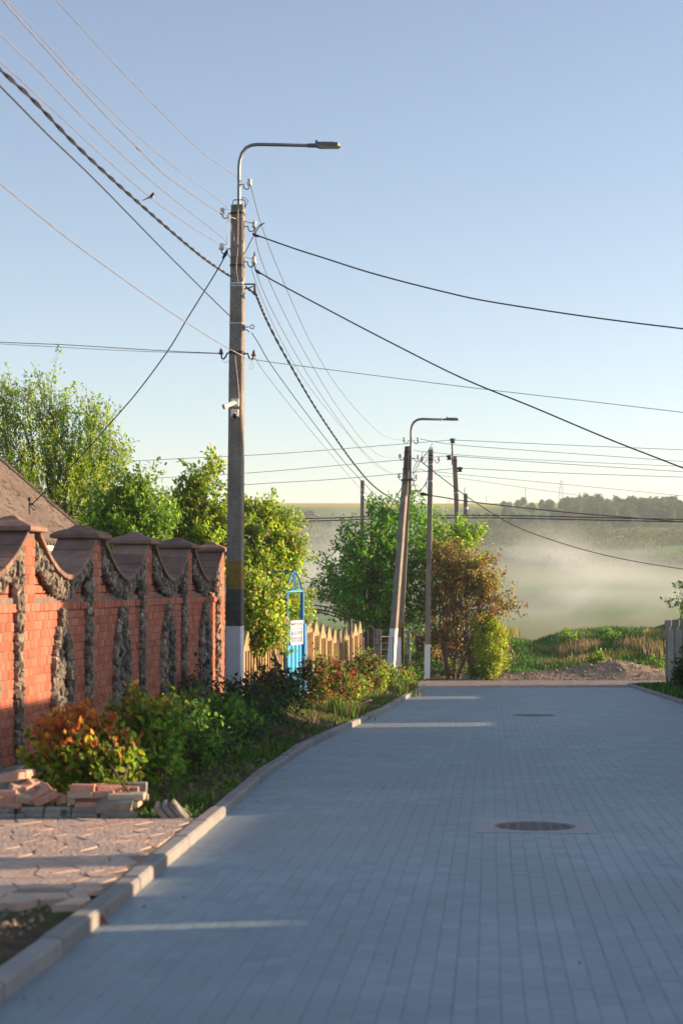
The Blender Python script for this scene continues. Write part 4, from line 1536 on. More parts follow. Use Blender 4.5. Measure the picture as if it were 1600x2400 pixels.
# line crossing behind the trees
C = lambda pts, d=61.5: [at(x, y, d) for x, y in pts]
GC = 'power line wires crossing behind the trees'
wire('power_line_wire', C([(-20, 1098), (320, 1080), (620, 1065), (800, 1052), (1060, 1031)]), 0.010, bare, 'highest wire of the crossing power line, left of the pin insulator pole', GC)
wire('power_line_wire', C([(1060, 1031), (1300, 1042), (1620, 1055)]), 0.010, bare, 'highest wire of the crossing power line, right of the pin insulator pole', GC)
wire('power_line_wire', C([(-20, 1142), (250, 1126), (560, 1110), (800, 1090), (1052, 1068)]), 0.010, bare, 'middle wire of the crossing power line at the left', GC)
wire('power_line_wire', C([(1052, 1068), (1300, 1086), (1620, 1107)]), 0.010, bare, 'middle wire of the crossing power line at the right', GC)
wire('power_line_wire', C([(-20, 1170), (350, 1151), (620, 1133), (800, 1122), (1077, 1097)]), 0.010, bare, 'lowest wire of the crossing power line at the left', GC)
wire('power_line_wire', C([(1077, 1097), (1300, 1108), (1620, 1119)]), 0.010, bare, 'lowest wire of the crossing power line at the right', GC)
C2 = lambda pts, d=53.0: [at(x, y, d + 0.004 * (x - 970)) for x, y in pts]
GD = 'wires leaving the leaning pole to the right'
wire('overhead_wire', C2([(974, 1027), (1055, 1041), (1160, 1050), (1300, 1060), (1620, 1083)]), 0.009, bare, 'wire from the far lamp pole top to the right edge', GD)
wire('overhead_wire', C2([(970, 1056), (1087, 1067), (1300, 1080), (1620, 1094)]), 0.008, bare, 'wire from below the far lamp pole top to the right edge', GD)
wire('overhead_wire', C2([(1016, 1105), (1100, 1114), (1300, 1133), (1620, 1164)]), 0.007, bare, 'upper of two faint wires right of the upright pole', GD)
wire('overhead_wire', C2([(1016, 1112), (1100, 1124), (1300, 1153), (1620, 1196)]), 0.006, bare, 'lower of two faint wires right of the upright pole', GD)
wire('service_cable', C2([(985, 1158), (1000, 1160), (1040, 1166), (1110, 1177), (1300, 1198), (1450, 1211), (1620, 1225)]), 0.018, blk, 'black cable sagging right over the valley just below the skyline', None, cat='cable')
wire('service_cable', C2([(984, 1080), (1040, 1124), (1110, 1175), (1200, 1230), (1300, 1268), (1400, 1297), (1500, 1318), (1620, 1337)]), 0.015, blk, 'black cable dropping from the leaning pole across the smoke to the right edge', None, cat='cable')
MB().tube([at(983, 1157, 53), at(990, 1158, 53), at(1002, 1160, 53)], [0.03, 0.06, 0.03], 7).build('cable_anchor', blk, None, label='dark anchor clamp left of the upright pole on the sagging cable', cat='clamp')
for k, (yy, lb) in enumerate(((1213, 'upper of two level dark cables across the valley'), (1219, 'lower of two level dark cables across the valley'))):
    wire('telephone_cable', [at(-20, yy + 14, 64), at(690, yy + 3, 64), at(920, yy - 4, 64), at(1160, yy - 5, 64), at(1400, yy, 64), at(1620, yy + 5, 64)], 0.020, blk, lb, 'level cables across the valley', cat='cable')
for x, lb in ((916, 'black splice box on the level cables left of the leaning pole'), (974, 'black splice box on the level cables right of the leaning pole')):
    MB().box(at(x, 1208, 63.9), (0.20, 0.1, 0.12), ch=0.02).build('splice_box', blk, None, label=lb, cat='splice box')
# tangle of drops between the two poles
GK = 'loose drop wires tangled between the leaning and upright poles'
tang = [([(946, 1134), (925, 1170), (905, 1205), (880, 1235)], 0.014, 'twisted drop slanting down left from the leaning pole'),
        ([(966, 1120), (975, 1150), (982, 1157)], 0.010, 'short drop down to the sagging cable anchor'),
        ([(1012, 1088), (998, 1130), (985, 1150), (972, 1165), (962, 1168)], 0.010, 'long drop slanting from the upright pole to the leaning pole'),
        ([(980, 1078), (972, 1090), (968, 1105), (970, 1125), (966, 1138)], 0.010, 'slack loop close to the leaning pole'),
        ([(1013, 1038), (1003, 1056), (990, 1072), (982, 1080)], 0.008, 'drop rising to the lamp wire between the poles'),
        ([(990, 1058), (986, 1075), (978, 1095), (966, 1112)], 0.008, 'slack drop left of the upright pole'),
        ([(1004, 1060), (985, 1078), (972, 1100)], 0.007, 'faint drop between the pole tops'),
        ([(969, 1108), (985, 1100), (1000, 1105), (1012, 1100)], 0.008, 'level slack wire between the two poles'),
        ([(960, 1148), (978, 1150), (992, 1142), (1000, 1130), (998, 1140), (1006, 1152)], 0.007, 'kinked thin drop below the pole clamps')]
for pts, r, lb in tang:
    wire('drop_wire', [at(x, y, 53.2) for x, y in pts], r, blk, lb, GK)
# ------------------------------------------------------------------ foliage
def unit(v): return v / np.maximum(np.linalg.norm(v, axis=1, keepdims=True), 1e-9)


def leaves_mesh(name, C, size, cols, mat, el=1.7, up=0.35, fold=0.25, droop=0.0, D=None):
    """C (n,3) leaf bases; size (n,) length; cols (n,3).  Each leaf: 2 quads folded on the midrib"""
    n = len(C)
    nrm = unit(rng.normal(size=(n, 3)) + np.array([0.75, -0.15, up]) * 1.6)
    d = rng.normal(size=(n, 3)) + np.array([0, 0, -droop]) * 2
    if D is not None: d = d * 0.8 + D * 1.2
    d = unit(d - nrm * (d * nrm).sum(1, keepdims=True))
    s = np.cross(nrm, d)
    L = size[:, None]
    w = L / el * 0.5
    b = C
    t = C + d * L
    m1 = C + d * L * 0.28
    m2 = C + d * L * 0.62
    f = nrm * w * fold
    V = np.stack([b, m1 + s * w * 0.9 + f, m2 + s * w * 0.85 + f, t, m2 - s * w * 0.85 + f, m1 - s * w * 0.9 + f], 1).reshape(-1, 3)
    k = np.arange(n)[:, None] * 6
    F = np.concatenate([k + np.array([[0, 1, 2, 3]]), k + np.array([[0, 3, 4, 5]])], 0)
    return np_mesh(name, V, F, mat, False, col=np.repeat(cols, 6, 0))


def palette(n, cols, w=None, jit=0.18):
    cols = np.array(cols)
    k = rng.choice(len(cols), n, p=None if w is None else np.array(w) / sum(w))
    return np.clip(cols[k] * (1 + rng.normal(0, jit, (n, 1))) + rng.normal(0, 0.006, (n, 3)), 0.005, 0.9)


G1, G2, G3, G4 = (0.115, 0.245, 0.03), (0.18, 0.32, 0.034), (0.06, 0.155, 0.032), (0.27, 0.38, 0.04)
Y1, Y2 = (0.33, 0.32, 0.035), (0.38, 0.32, 0.09)


def limb(b, p0, p1, r0, r1, n=6, wig=0.06, sides=6, arch=0.0):
    p0, p1 = Vector(p0), Vector(p1)
    L = (p1 - p0).length
    pts = []
    for i in range(n + 1):
        t = i / n
        p = p0.lerp(p1, t)
        if 0 < i < n:
            p = p + Vector((random.gauss(0, wig), random.gauss(0, wig), random.gauss(0, wig * 0.5))) * L * 0.4
        p.z += arch * L * 4 * t * (1 - t)
        pts.append(p)
    rs = [r0 + (r1 - r0) * (i / n) ** 0.8 for i in range(n + 1)]
    b.tube(pts, rs, sides)
    return pts


def tree(name, label, cat, base, lobes, leaf=(0.08, 0.3), cols=(G1, G2), w=None, trunk_r=0.09, fork=0.3, per=60, sp=0.13, shoot=0.35, upness=0.5, group=None,
         mat='leaf', bark='bark', stems=1, el=1.7, jit=0.18, droop=0.0, shell=0.45, blossoms=None, upl=0.35, topcols=None, tw=0.006):
    """lobes: (centre Vector, (rx,ry,rz), number of sprays)"""
    root = empty(name, base, label=label, cat=cat, group=group)
    base = Vector(base)
    bk = MB()
    cen = sum((Vector(l[0]) * l[2] for l in lobes), Vector()) / sum(l[2] for l in lobes)
    forks = []
    for s_ in range(stems):
        off = Vector((random.gauss(0, .12), random.gauss(0, .12), 0)) if stems > 1 else Vector()
        tip = base.lerp(cen, fork) + off * 3
        tip.x, tip.y = base.x + (cen.x - base.x) * fork + off.x * 3, base.y + (cen.y - base.y) * fork + off.y * 3
        limb(bk, base + off - Vector((0, 0, 0.05)), tip, trunk_r, trunk_r * 0.72, 5, 0.03, 8)
        forks.append(tip)
    CC, SS, DD = [], [], []
    for (c, rad, ns) in lobes:
        c = Vector(c)
        fk = random.choice(forks)
        mid = limb(bk, fk, c, trunk_r * 0.55, trunk_r * 0.16, 6, 0.07, 6)
        for k in range(ns):
            v = rng.normal(size=3)
            v /= np.linalg.norm(v)
            v = v * (shell + (1 - shell) * rng.random() ** 0.6)
            a = c + Vector((v[0] * rad[0], v[1] * rad[1], v[2] * rad[2]))
            if a.z < base.z + 0.05: continue
            out = Vector(v).normalized()
            dr = (out * (1 - upness) + UZ * upness + Vector(rng.normal(0, .15, 3))).normalized()
            src = mid[random.randrange(3, len(mid))] if random.random() < 0.6 else c.lerp(a, 0.3)
            ln = shoot * random.uniform(0.6, 1.35)
            if k % 2 == 0 or ns < 60:
                bk.tube([src, src.lerp(a, 0.5) + Vector(rng.normal(0, .03, 3)), a, a + dr * ln * .9], [tw * 2, tw * 1.5, tw, tw * .4], 4, False)
            t = rng.random(per)
            P = np.array(a) + np.array(dr) * (t * ln)[:, None] + rng.normal(0, sp, (per, 3)) * (1.05 - 0.6 * t)[:, None]
            CC.append(P)
            DD.append(np.tile(np.array(dr), (per, 1)))
            SS.append(leaf[0] * rng.uniform(1 - leaf[1], 1 + leaf[1], per))
    C = np.concatenate(CC)
    S = np.concatenate(SS)
    Dd = np.concatenate(DD)
    ok = C[:, 2] > base.z + 0.03
    C, S, Dd = C[ok], S[ok], Dd[ok]
    cl = palette(len(C), cols, w, jit)
    # neighbouring sprays share a tone
    tone = 1 + 0.22 * vnoise(C[:, 0] + C[:, 2] * 0.7, C[:, 1] + C[:, 2], 0.45, 31)
    cl = np.clip(cl * tone[:, None], 0.004, 0.9)
    if topcols is not None:
        zt_ = C[:, 2] + 0.12 * vnoise(C[:, 0], C[:, 1], 0.25, 33)
        q = np.clip((zt_ - topcols[1]) / topcols[2], 0, 1)
        pick = rng.random(len(C)) < q
        cl[pick] = palette(int(pick.sum()), topcols[0], None, jit)
    bk.build('trunk', M[bark], root, True)
    link('crown', leaves_mesh('crown', C, S, cl, M[mat], el=el, droop=droop, up=upl, D=Dd), root)
    if blossoms:
        n_, c_, bs_ = blossoms
        idx = rng.choice(len(C), n_)
        for i in idx:
            nb = 26
            P = C[i] + rng.normal(0, bs_, (nb, 3)) * np.array([.7, .7, 1.2])
            link('blossom', leaves_mesh('blossom', P, np.full(nb, bs_ * 0.9), palette(nb, [c_], None, .15), M['leaf'], el=1.1), root)
    return root


def lobe(x, y, d, rx, ry, n, depth=None):
    """ellipsoid given by its photo centre and half sizes in photo pixels"""
    c = at(x, y, d)
    k = d / FPX
    return (c, (rx * k, (depth or rx * k), ry * k), n)


def gbase(x, d):
    p = at(x, 1500, d)
    return Vector((p.x, d, gz(p.x, d)))


# tall pale tree at the far left, spiky upright shoots
tree('tall_tree', 'tall pale green tree with upright feathery shoots behind the house at the far left', 'tree', gbase(60, 40),
     [lobe(52, 1068, 40, 92, 101.2, 61), lobe(-28, 1048, 40, 64.4, 101.2, 28), lobe(142, 1093, 40.5, 78.2, 73.6, 50), lobe(197, 1108, 40, 59.8, 69, 45), lobe(114, 963, 40, 23.92, 64.4, 22), lobe(52, 988, 40, 55.2, 46, 16),
      lobe(220, 1003, 40, 14.72, 36.8, 12), lobe(112, 1168, 39.5, 110.4, 55.2, 68), lobe(242, 1128, 40, 41.4, 50.6, 22), lobe(162, 1208, 39.5, 101.2, 46, 49), lobe(254, 1058, 40, 20.24, 36.8, 9), lobe(277, 1103, 40, 16.56, 20.24, 7), lobe(160, 1003, 40, 12.88, 36.8, 7), lobe(7, 978, 40, 18.4, 46, 7)],
     leaf=(0.085, 0.3), cols=(G1, G2, G4, Y1), w=(2, 4, 4, 2), trunk_r=0.16, per=52, sp=0.085, shoot=0.85, upness=0.66, el=2.3, bark='bark', tw=0.008, shell=0.35)
# rounder dark trees between house and pole
tree('garden_tree', 'dark green bushy tree directly above the middle of the brick wall', 'tree', gbase(280, 35),
     [lobe(248.5, 1228, 35, 60.2, 42.5, 47), lobe(313, 1208, 35, 43, 46.75, 44), lobe(321.6, 1158, 35, 18.92, 27.2, 12), lobe(338.8, 1248, 34.5, 43, 46.75, 35), lobe(270, 1278, 34.5, 77.4, 34, 47)],
     leaf=(0.09, 0.3), cols=(G1, G3, G2, G4), w=(3, 2, 3, 2), trunk_r=0.12, per=64, sp=0.11, shoot=0.55, upness=0.45, el=1.8)
tree('walnut_tree', 'yellow green leafy tree rising just left of and behind the tall pole', 'tree', gbase(480, 36),
     [lobe(478.6, 1215, 36, 36.8, 59.5, 44), lobe(488.8, 1130, 36, 10.4, 22.1, 10), lobe(433.55, 1240, 36, 32, 42.5, 32), lobe(514.3, 1260, 36, 40, 46.75, 34), lobe(425.05, 1185, 36, 19.2, 8.5, 7), lobe(471.8, 1300, 35.6, 56, 42.5, 42), lobe(454.8, 1160, 36, 12.8, 18.7, 6)],
     leaf=(0.1, 0.3), cols=(G2, G1, G4, Y1), w=(3, 2, 3, 3), trunk_r=0.12, per=58, sp=0.10, shoot=0.5, upness=0.4, el=1.9)
tree('lilac_tree', 'sunny yellow green tree just right of the tall pole behind the blue gate', 'tree', gbase(640, 36.5),
     [lobe(620.2, 1267, 36.5, 40, 53.3, 61), lobe(599.68, 1207, 36.5, 22.4, 24.6, 20), lobe(646.8, 1307, 36.5, 33.6, 49.2, 45), lobe(612.6, 1357, 36, 46.4, 45.1, 62), lobe(669.6, 1322, 36.6, 20.8, 24.6, 20), lobe(631.6, 1417, 36, 48, 32.8, 51), lobe(662, 1244, 36.8, 12.8, 18.04, 9), lobe(677.2, 1422, 36.2, 20.8, 24.6, 17), lobe(693.92, 1402, 36.4, 11.2, 8.2, 6), lobe(681, 1287, 36.5, 9.6, 8.2, 5), lobe(631.6, 1462, 36, 40, 21.32, 25)],
     leaf=(0.085, 0.3), cols=(G2, G4, Y1, Y2, G1), w=(4, 3, 2, 1, 2), trunk_r=0.09, per=54, sp=0.10, shoot=0.42, upness=0.35, el=1.6, bark='bark_pale', fork=0.35, blossoms=(7, (0.42, 0.26, 0.42), 0.045))
tree('lilac_bush', 'lilac bush with pinkish purple blossom leaning over the yellowish fence', 'shrub', gbase(690, 30.2),
     [lobe(596, 1430, 29.6, 42, 32, 46), lobe(621, 1465, 29.6, 34, 34, 44), lobe(594, 1500, 29.4, 32, 26, 34), lobe(614, 1400, 29.8, 30, 26, 24), lobe(581, 1385, 29.6, 18, 30, 18), lobe(638, 1490, 29.6, 14, 16, 10)],
     leaf=(0.08, 0.3), cols=(G2, G4, Y1, G1, (0.30, 0.22, 0.17)), w=(3, 3, 2, 2, 1.5), trunk_r=0.05, per=44, sp=0.09, shoot=0.28, upness=0.3, el=1.45, bark='bark_pale', fork=0.6, blossoms=(12, (0.48, 0.30, 0.44), 0.04))
# big leafy cherry in the middle
tree('cherry_tree', 'big dark green cherry tree standing behind the leaning pole', 'tree', gbase(895, 55.8),
     [lobe(861.4, 1347, 55.8, 58.8, 57.2, 75), lobe(917.2, 1312, 56.1, 46.2, 52.8, 59), lobe(833.5, 1287, 55.8, 15.12, 26.4, 17), lobe(892.09, 1237, 55.8, 11.76, 29.92, 17), lobe(968.35, 1292, 56.3, 28.56, 48.4, 30), lobe(861.4, 1412, 55.4, 67.2, 39.6, 78), lobe(791.65, 1362, 55.6, 21.84, 17.6, 18),
      lobe(945.1, 1402, 55.8, 50.4, 57.2, 56), lobe(960.91, 1204, 56.4, 5.88, 29.92, 12), lobe(926.5, 1227, 56.2, 8.4, 22.88, 9), lobe(773.05, 1397, 55.4, 25.2, 7.92, 10), lobe(917.2, 1467, 56.1, 50.4, 30.8, 33), lobe(868.84, 1220, 55.8, 5.04, 21.12, 7), lobe(805.6, 1302, 55.8, 10.08, 12.32, 6), lobe(847.45, 1460, 55.4, 25.2, 10.56, 9)],
     leaf=(0.135, 0.3), cols=(G3, (0.10, 0.31, 0.03), (0.065, 0.25, 0.035), G2, G4), w=(1, 3, 3, 2, 1.5), trunk_r=0.11, per=52, sp=0.12, shoot=0.75, upness=0.45, el=2.2, droop=0.5, fork=0.25, bark='bark')
tree('green_tree', 'bright green tree top showing above the purple leaved tree', 'tree', gbase(1070, 60),
     [lobe(1045, 1290, 60, 45, 34, 36), lobe(1080, 1268, 60, 18, 16, 13), lobe(1104, 1258, 60.2, 12, 9, 7), lobe(1005, 1262, 59.5, 18, 34, 22), lobe(1060, 1330, 60, 60, 40, 30)],
     leaf=(0.15, 0.3), cols=(G2, G4, G1), trunk_r=0.1, per=44, sp=0.15, shoot=0.6, upness=0.45, el=2.0)
PU_, PU2, PU3 = (0.18, 0.09, 0.055), (0.26, 0.165, 0.075), (0.21, 0.23, 0.045)
tree('plum_tree', 'purple brown leaved plum tree right of the upright pole', 'tree', gbase(1060, 55.6),
     [lobe(1060.2, 1358, 55.6, 61.6896, 53.32, 70), lobe(1105.2, 1343, 55.4, 42.84, 41.28, 38), lobe(1141.2, 1403, 55.2, 30.8448, 27.52, 21), lobe(1087.2, 1428, 55.4, 66.8304, 38.7, 50), lobe(1175.4, 1420, 55.1, 17.136, 8.6, 9), lobe(1042.2, 1293, 55.8, 30.8448, 17.2, 16),
      lobe(1024.2, 1408, 55.9, 30.8448, 51.6, 28), lobe(1006.2, 1308, 56, 13.7088, 20.64, 6), lobe(1168.2, 1506, 55, 11.9952, 7.74, 3), lobe(1073.7, 1488, 55.4, 51.408, 25.8, 18), lobe(1141.2, 1348, 55.2, 11.9952, 13.76, 4), lobe(1159.2, 1378, 55.2, 10.2816, 8.6, 4), lobe(1051.2, 1528, 55.6, 47.124, 34.4, 7), lobe(1091.7, 1548, 55.4, 22.2768, 34.4, 4), lobe(1024.2, 1488, 55.8, 25.704, 34.4, 14)],
     leaf=(0.115, 0.3), cols=(PU_, PU2, PU3, G1), w=(4, 3, 3, 1.2), trunk_r=0.06, per=40, sp=0.12, shoot=0.55, upness=0.3, el=1.9, stems=5, fork=0.45, tw=0.008)
tree('golden_shrub', 'bright yellow green shrub at the right foot of the plum tree', 'shrub', gbase(1150, 55.0),
     [lobe(1148, 1500, 55, 30, 40, 80), lobe(1130, 1470, 55, 22, 22, 30), lobe(1140, 1565, 54.9, 30, 28, 50), lobe(1165, 1535, 54.9, 18, 34, 30)],
     leaf=(0.075, 0.3), cols=(G4, Y1, G2, (0.22, 0.14, 0.03)), w=(4, 4, 3, 1), trunk_r=0.03, per=46, sp=0.10, shoot=0.25, upness=0.3, stems=3)
tree('low_shrub', 'small grey green shrub on the cross street edge below the golden shrub', 'shrub', gbase(1125, 54.6),
     [lobe(1130, 1578, 54.6, 24, 18, 40)], leaf=(0.06, 0.3), cols=((0.06, 0.11, 0.05), G3), trunk_r=0.015, per=40, sp=0.08, shoot=0.15, upness=0.5, stems=2)
tree('orchard_tree', 'pale leafy branch entering at the right edge above the grey fence', 'tree', gbase(1720, 45),
     [lobe(1607, 1408, 45, 14, 8, 9), lobe(1680, 1390, 45, 40, 40, 40), lobe(1740, 1340, 45, 80, 90, 60), lobe(1700, 1430, 45, 60, 40, 30)],
     leaf=(0.12, 0.3), cols=(G1, G4, (0.3, 0.28, 0.16)), trunk_r=0.11, per=40, sp=0.13, shoot=0.4, upness=0.35)

# shrubs along the verge
RO = ((0.34, 0.085, 0.03), (0.42, 0.15, 0.045), (0.36, 0.22, 0.05))
tree('rose_bush', 'orange tipped rose bush right behind the loose bricks', 'shrub', Vector((at(195, 1850, 14.0).x, 14.0, -0.42)),
     [lobe(190, 1780, 14, 80.96, 52.7, 83), lobe(153.2, 1745, 14.15, 66, 38.25, 50), lobe(176.2, 1700, 14.2, 39.6, 30.6, 27), lobe(259, 1800, 13.9, 45.76, 38.25, 38), lobe(125.6, 1810, 14, 52.8, 38.25, 33), lobe(231.4, 1745, 14.1, 48.4, 34, 33), lobe(291.2, 1785, 14, 21.12, 25.5, 13), lobe(213, 1845, 13.8, 79.2, 21.25, 33)],
     leaf=(0.056, 0.5), cols=(G4, Y1, G2, (0.075, 0.115, 0.02)), w=(3, 3, 3, 3), trunk_r=0.018, per=16, sp=0.034, shoot=0.136, upness=0.4, stems=5, el=1.45, fork=0.5, topcols=(RO, 0.0, 0.42), tw=0.003, shell=0.5)
tree('rose_bush', 'yellow green rose bush in shade, next behind the orange tipped one', 'shrub', Vector((at(345, 1790, 15.6).x, 15.6, -0.45)),
     [lobe(345, 1749, 15.6, 55.25, 48, 68), lobe(320, 1689, 15.7, 38.25, 30.4, 31), lobe(375, 1704, 15.8, 34, 36, 31), lobe(350, 1794, 15.4, 46.75, 24, 31)],
     leaf=(0.058, 0.5), cols=(G1, Y1, G2, G3), w=(3, 2, 3, 3), trunk_r=0.016, per=18, sp=0.0425, shoot=0.2, upness=0.4, stems=4, el=1.4, topcols=((Y1, (0.2, 0.13, 0.03)), 0.25, 0.6), tw=0.003)
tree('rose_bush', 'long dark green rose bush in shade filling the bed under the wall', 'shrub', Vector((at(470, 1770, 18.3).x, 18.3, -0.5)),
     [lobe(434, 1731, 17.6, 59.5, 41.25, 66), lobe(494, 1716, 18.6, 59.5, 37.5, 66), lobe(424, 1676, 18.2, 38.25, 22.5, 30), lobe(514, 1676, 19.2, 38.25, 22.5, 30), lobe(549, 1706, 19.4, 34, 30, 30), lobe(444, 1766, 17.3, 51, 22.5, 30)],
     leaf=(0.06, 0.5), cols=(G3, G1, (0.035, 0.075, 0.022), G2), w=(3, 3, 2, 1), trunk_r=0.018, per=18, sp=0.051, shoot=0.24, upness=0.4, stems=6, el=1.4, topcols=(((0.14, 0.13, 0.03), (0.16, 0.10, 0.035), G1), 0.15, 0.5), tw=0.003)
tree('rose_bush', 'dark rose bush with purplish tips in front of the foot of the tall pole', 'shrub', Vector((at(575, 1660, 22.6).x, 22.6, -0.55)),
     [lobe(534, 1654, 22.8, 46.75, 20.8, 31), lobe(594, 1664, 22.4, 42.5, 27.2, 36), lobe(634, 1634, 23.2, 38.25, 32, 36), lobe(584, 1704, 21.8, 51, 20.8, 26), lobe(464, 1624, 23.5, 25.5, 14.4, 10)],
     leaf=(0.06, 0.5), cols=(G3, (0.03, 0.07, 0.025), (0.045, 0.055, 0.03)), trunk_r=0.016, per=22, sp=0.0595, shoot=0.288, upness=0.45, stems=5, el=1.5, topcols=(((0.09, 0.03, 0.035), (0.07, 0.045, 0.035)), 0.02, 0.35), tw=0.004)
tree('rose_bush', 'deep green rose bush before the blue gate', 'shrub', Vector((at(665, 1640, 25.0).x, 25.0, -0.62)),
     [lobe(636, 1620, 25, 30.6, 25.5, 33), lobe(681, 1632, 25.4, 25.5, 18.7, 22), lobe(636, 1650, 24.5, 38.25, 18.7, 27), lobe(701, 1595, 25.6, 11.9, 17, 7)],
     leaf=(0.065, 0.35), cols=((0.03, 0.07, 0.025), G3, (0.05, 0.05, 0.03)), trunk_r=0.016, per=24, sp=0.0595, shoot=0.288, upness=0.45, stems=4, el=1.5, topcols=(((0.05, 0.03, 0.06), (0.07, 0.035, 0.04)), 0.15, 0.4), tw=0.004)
RD_ = ((0.26, 0.05, 0.03), (0.20, 0.06, 0.045), (0.15, 0.045, 0.04))
tree('barberry_bush', 'red leaved bush in sun before the pale fence, nearest of the red ones', 'shrub', Vector((at(760, 1630, 29.5).x, 29.5, gz(at(760, 1630, 29.5).x, 29.5))),
     [lobe(755, 1591, 29.5, 35.7, 24, 34), lobe(738, 1626, 29.2, 23.8, 15, 20), lobe(790, 1611, 29.8, 30.6, 21, 24), lobe(748, 1566, 29.6, 11.9, 16.5, 6)],
     leaf=(0.065, 0.35), cols=RD_ + ((0.2, 0.14, 0.03), G3, G1), w=(2, 2, 2, 2, 3, 3), trunk_r=0.014, per=24, sp=0.0595, shoot=0.3, upness=0.5, stems=5, el=1.5, tw=0.004)
tree('barberry_bush', 'dusky red bush at the far end of the pale fence', 'shrub', Vector((at(850, 1610, 36).x, 36, gz(at(850, 1610, 36).x, 36))),
     [lobe(845, 1582, 36, 28.9, 19.5, 29), lobe(870, 1574, 36.4, 22.1, 18, 20), lobe(820, 1594, 35.6, 25.5, 16.5, 20)],
     leaf=(0.075, 0.35), cols=((0.13, 0.04, 0.04), (0.16, 0.05, 0.04), G3, G1), w=(2, 2, 3, 2), trunk_r=0.014, per=26, sp=0.068, shoot=0.3, upness=0.5, stems=5, el=1.5, tw=0.004)
tree('flower_bush', 'low green bush with rusty flower heads beside the iris clump', 'shrub', Vector((at(800, 1640, 31).x, 31, gz(at(800, 1640, 31).x, 31))),
     [lobe(800, 1628, 31, 36, 22, 60), lobe(835, 1615, 32, 26, 16, 36)],
     leaf=(0.06, 0.35), cols=(G1, G3, Y1, (0.25, 0.12, 0.05)), w=(3, 3, 2, 1.4), trunk_r=0.01, per=22, sp=0.07, shoot=0.15, upness=0.5, stems=4, tw=0.003)
tree('flower_bush', 'green bush with peach coloured flowers at the foot of the leaning pole', 'shrub', Vector((at(940, 1625, 42).x, 42, gz(at(940, 1625, 42).x, 42))),
     [lobe(935, 1600, 42, 30, 24, 60), lobe(960, 1590, 43, 20, 18, 36), lobe(915, 1610, 41.5, 20, 18, 30)],
     leaf=(0.075, 0.35), cols=(G1, G2, (0.42, 0.25, 0.10), (0.05, 0.09, 0.05)), w=(3, 3, 2, 2), trunk_r=0.01, per=26, sp=0.09, shoot=0.2, upness=0.6, stems=4, tw=0.003)
tree('flower_bush', 'yellowish bush with a few red flowers left of the leaning pole foot', 'shrub', Vector((at(880, 1615, 39).x, 39, gz(at(880, 1615, 39).x, 39))),
     [lobe(878, 1595, 39, 26, 20, 50), lobe(896, 1585, 39.4, 14, 12, 16)],
     leaf=(0.07, 0.35), cols=(Y1, G2, G1, (0.32, 0.05, 0.06)), w=(3, 3, 3, 0.9), trunk_r=0.01, per=26, sp=0.08, shoot=0.18, upness=0.5, stems=4, tw=0.003)
tree('weed_clump', 'dark understorey bush in shade between the leaning and upright poles', 'shrub', Vector((at(985, 1590, 56.5).x, 56.5, gz(at(985, 1590, 56.5).x, 56.5))),
     [lobe(970, 1560, 56.5, 40, 30, 40), lobe(1040, 1575, 57, 50, 22, 40)],
     leaf=(0.09, 0.35), cols=(G3, (0.03, 0.06, 0.02)), trunk_r=0.015, per=30, sp=0.12, shoot=0.2, upness=0.5, stems=4, tw=0.005)


# grass and weeds
def blades(name, P, h, cols, lean=0.35, wid=0.012, kind='stuff', parent=None, **kw):
    n = len(P)
    a = rng.uniform(0, 6.283, n)
    d = np.stack([np.cos(a), np.sin(a), np.zeros(n)], 1)
    s = np.stack([-np.sin(a), np.cos(a), np.zeros(n)], 1)
    ln = (rng.random(n) * lean)[:, None]
    w = (wid * rng.uniform(.6, 1.3, n))[:, None]
    H = h[:, None] * np.array([[0, 0, 1.0]])
    b0, b1 = P - s * w, P + s * w
    m = P + H * 0.6 + d * ln * h[:, None] * 0.35
    t = P + H + d * ln * h[:, None]
    V = np.stack([b0, b1, m + s * w * 0.7, m - s * w * 0.7, t], 1).reshape(-1, 3)
    k = np.arange(n)[:, None] * 5
    F4 = k + np.array([[0, 1, 2, 3]])
    F3 = k + np.array([[3, 2, 4]])
    me = np_mesh(name, V, [F4, F3], M['grass'], False, col=np.repeat(cols, 5, 0))
    return link(name, me, parent, kind=kind, **kw)


def spread(n, x0f, x1f, y0, y1, thr=None, s=0.5, seed=0, dens=None):
    y = rng.uniform(y0, y1, n)
    x = rng.uniform(0, 1, n) * (x1f(y) - x0f(y)) + x0f(y)
    if thr is not None:
        k = vnoise(x, y, s, seed) > thr
        x, y = x[k], y[k]
    return np.stack([x, y, ground_z(x, y) - 0.005], 1)


P = spread(26000, lambda y: wallX(y) + 0.35, lambda y: kerbL(y) - 0.17, 13.4, 46, 0.1, 0.55, 41)
blades('verge_grass', P, rng.uniform(.03, .13, len(P)), palette(len(P), [G3, G1, (0.05, 0.09, 0.02), (0.2, 0.16, 0.07)], (4, 3, 3, 1)), 0.8, 0.010, label='short weedy grass on the verge between wall and kerb', cat='grass')
P = spread(9000, lambda y: wallX(y) + 0.4, lambda y: kerbL(y) - 0.25, 14.0, 34, 0.25, 0.7, 43)
blades('dry_grass', P, rng.uniform(.05, .16, len(P)), palette(len(P), [(0.27, 0.21, 0.13), (0.2, 0.155, 0.10), (0.13, 0.10, 0.07)]), 1.6, 0.006, label='dead straw coloured grass on the verge bank', cat='grass')
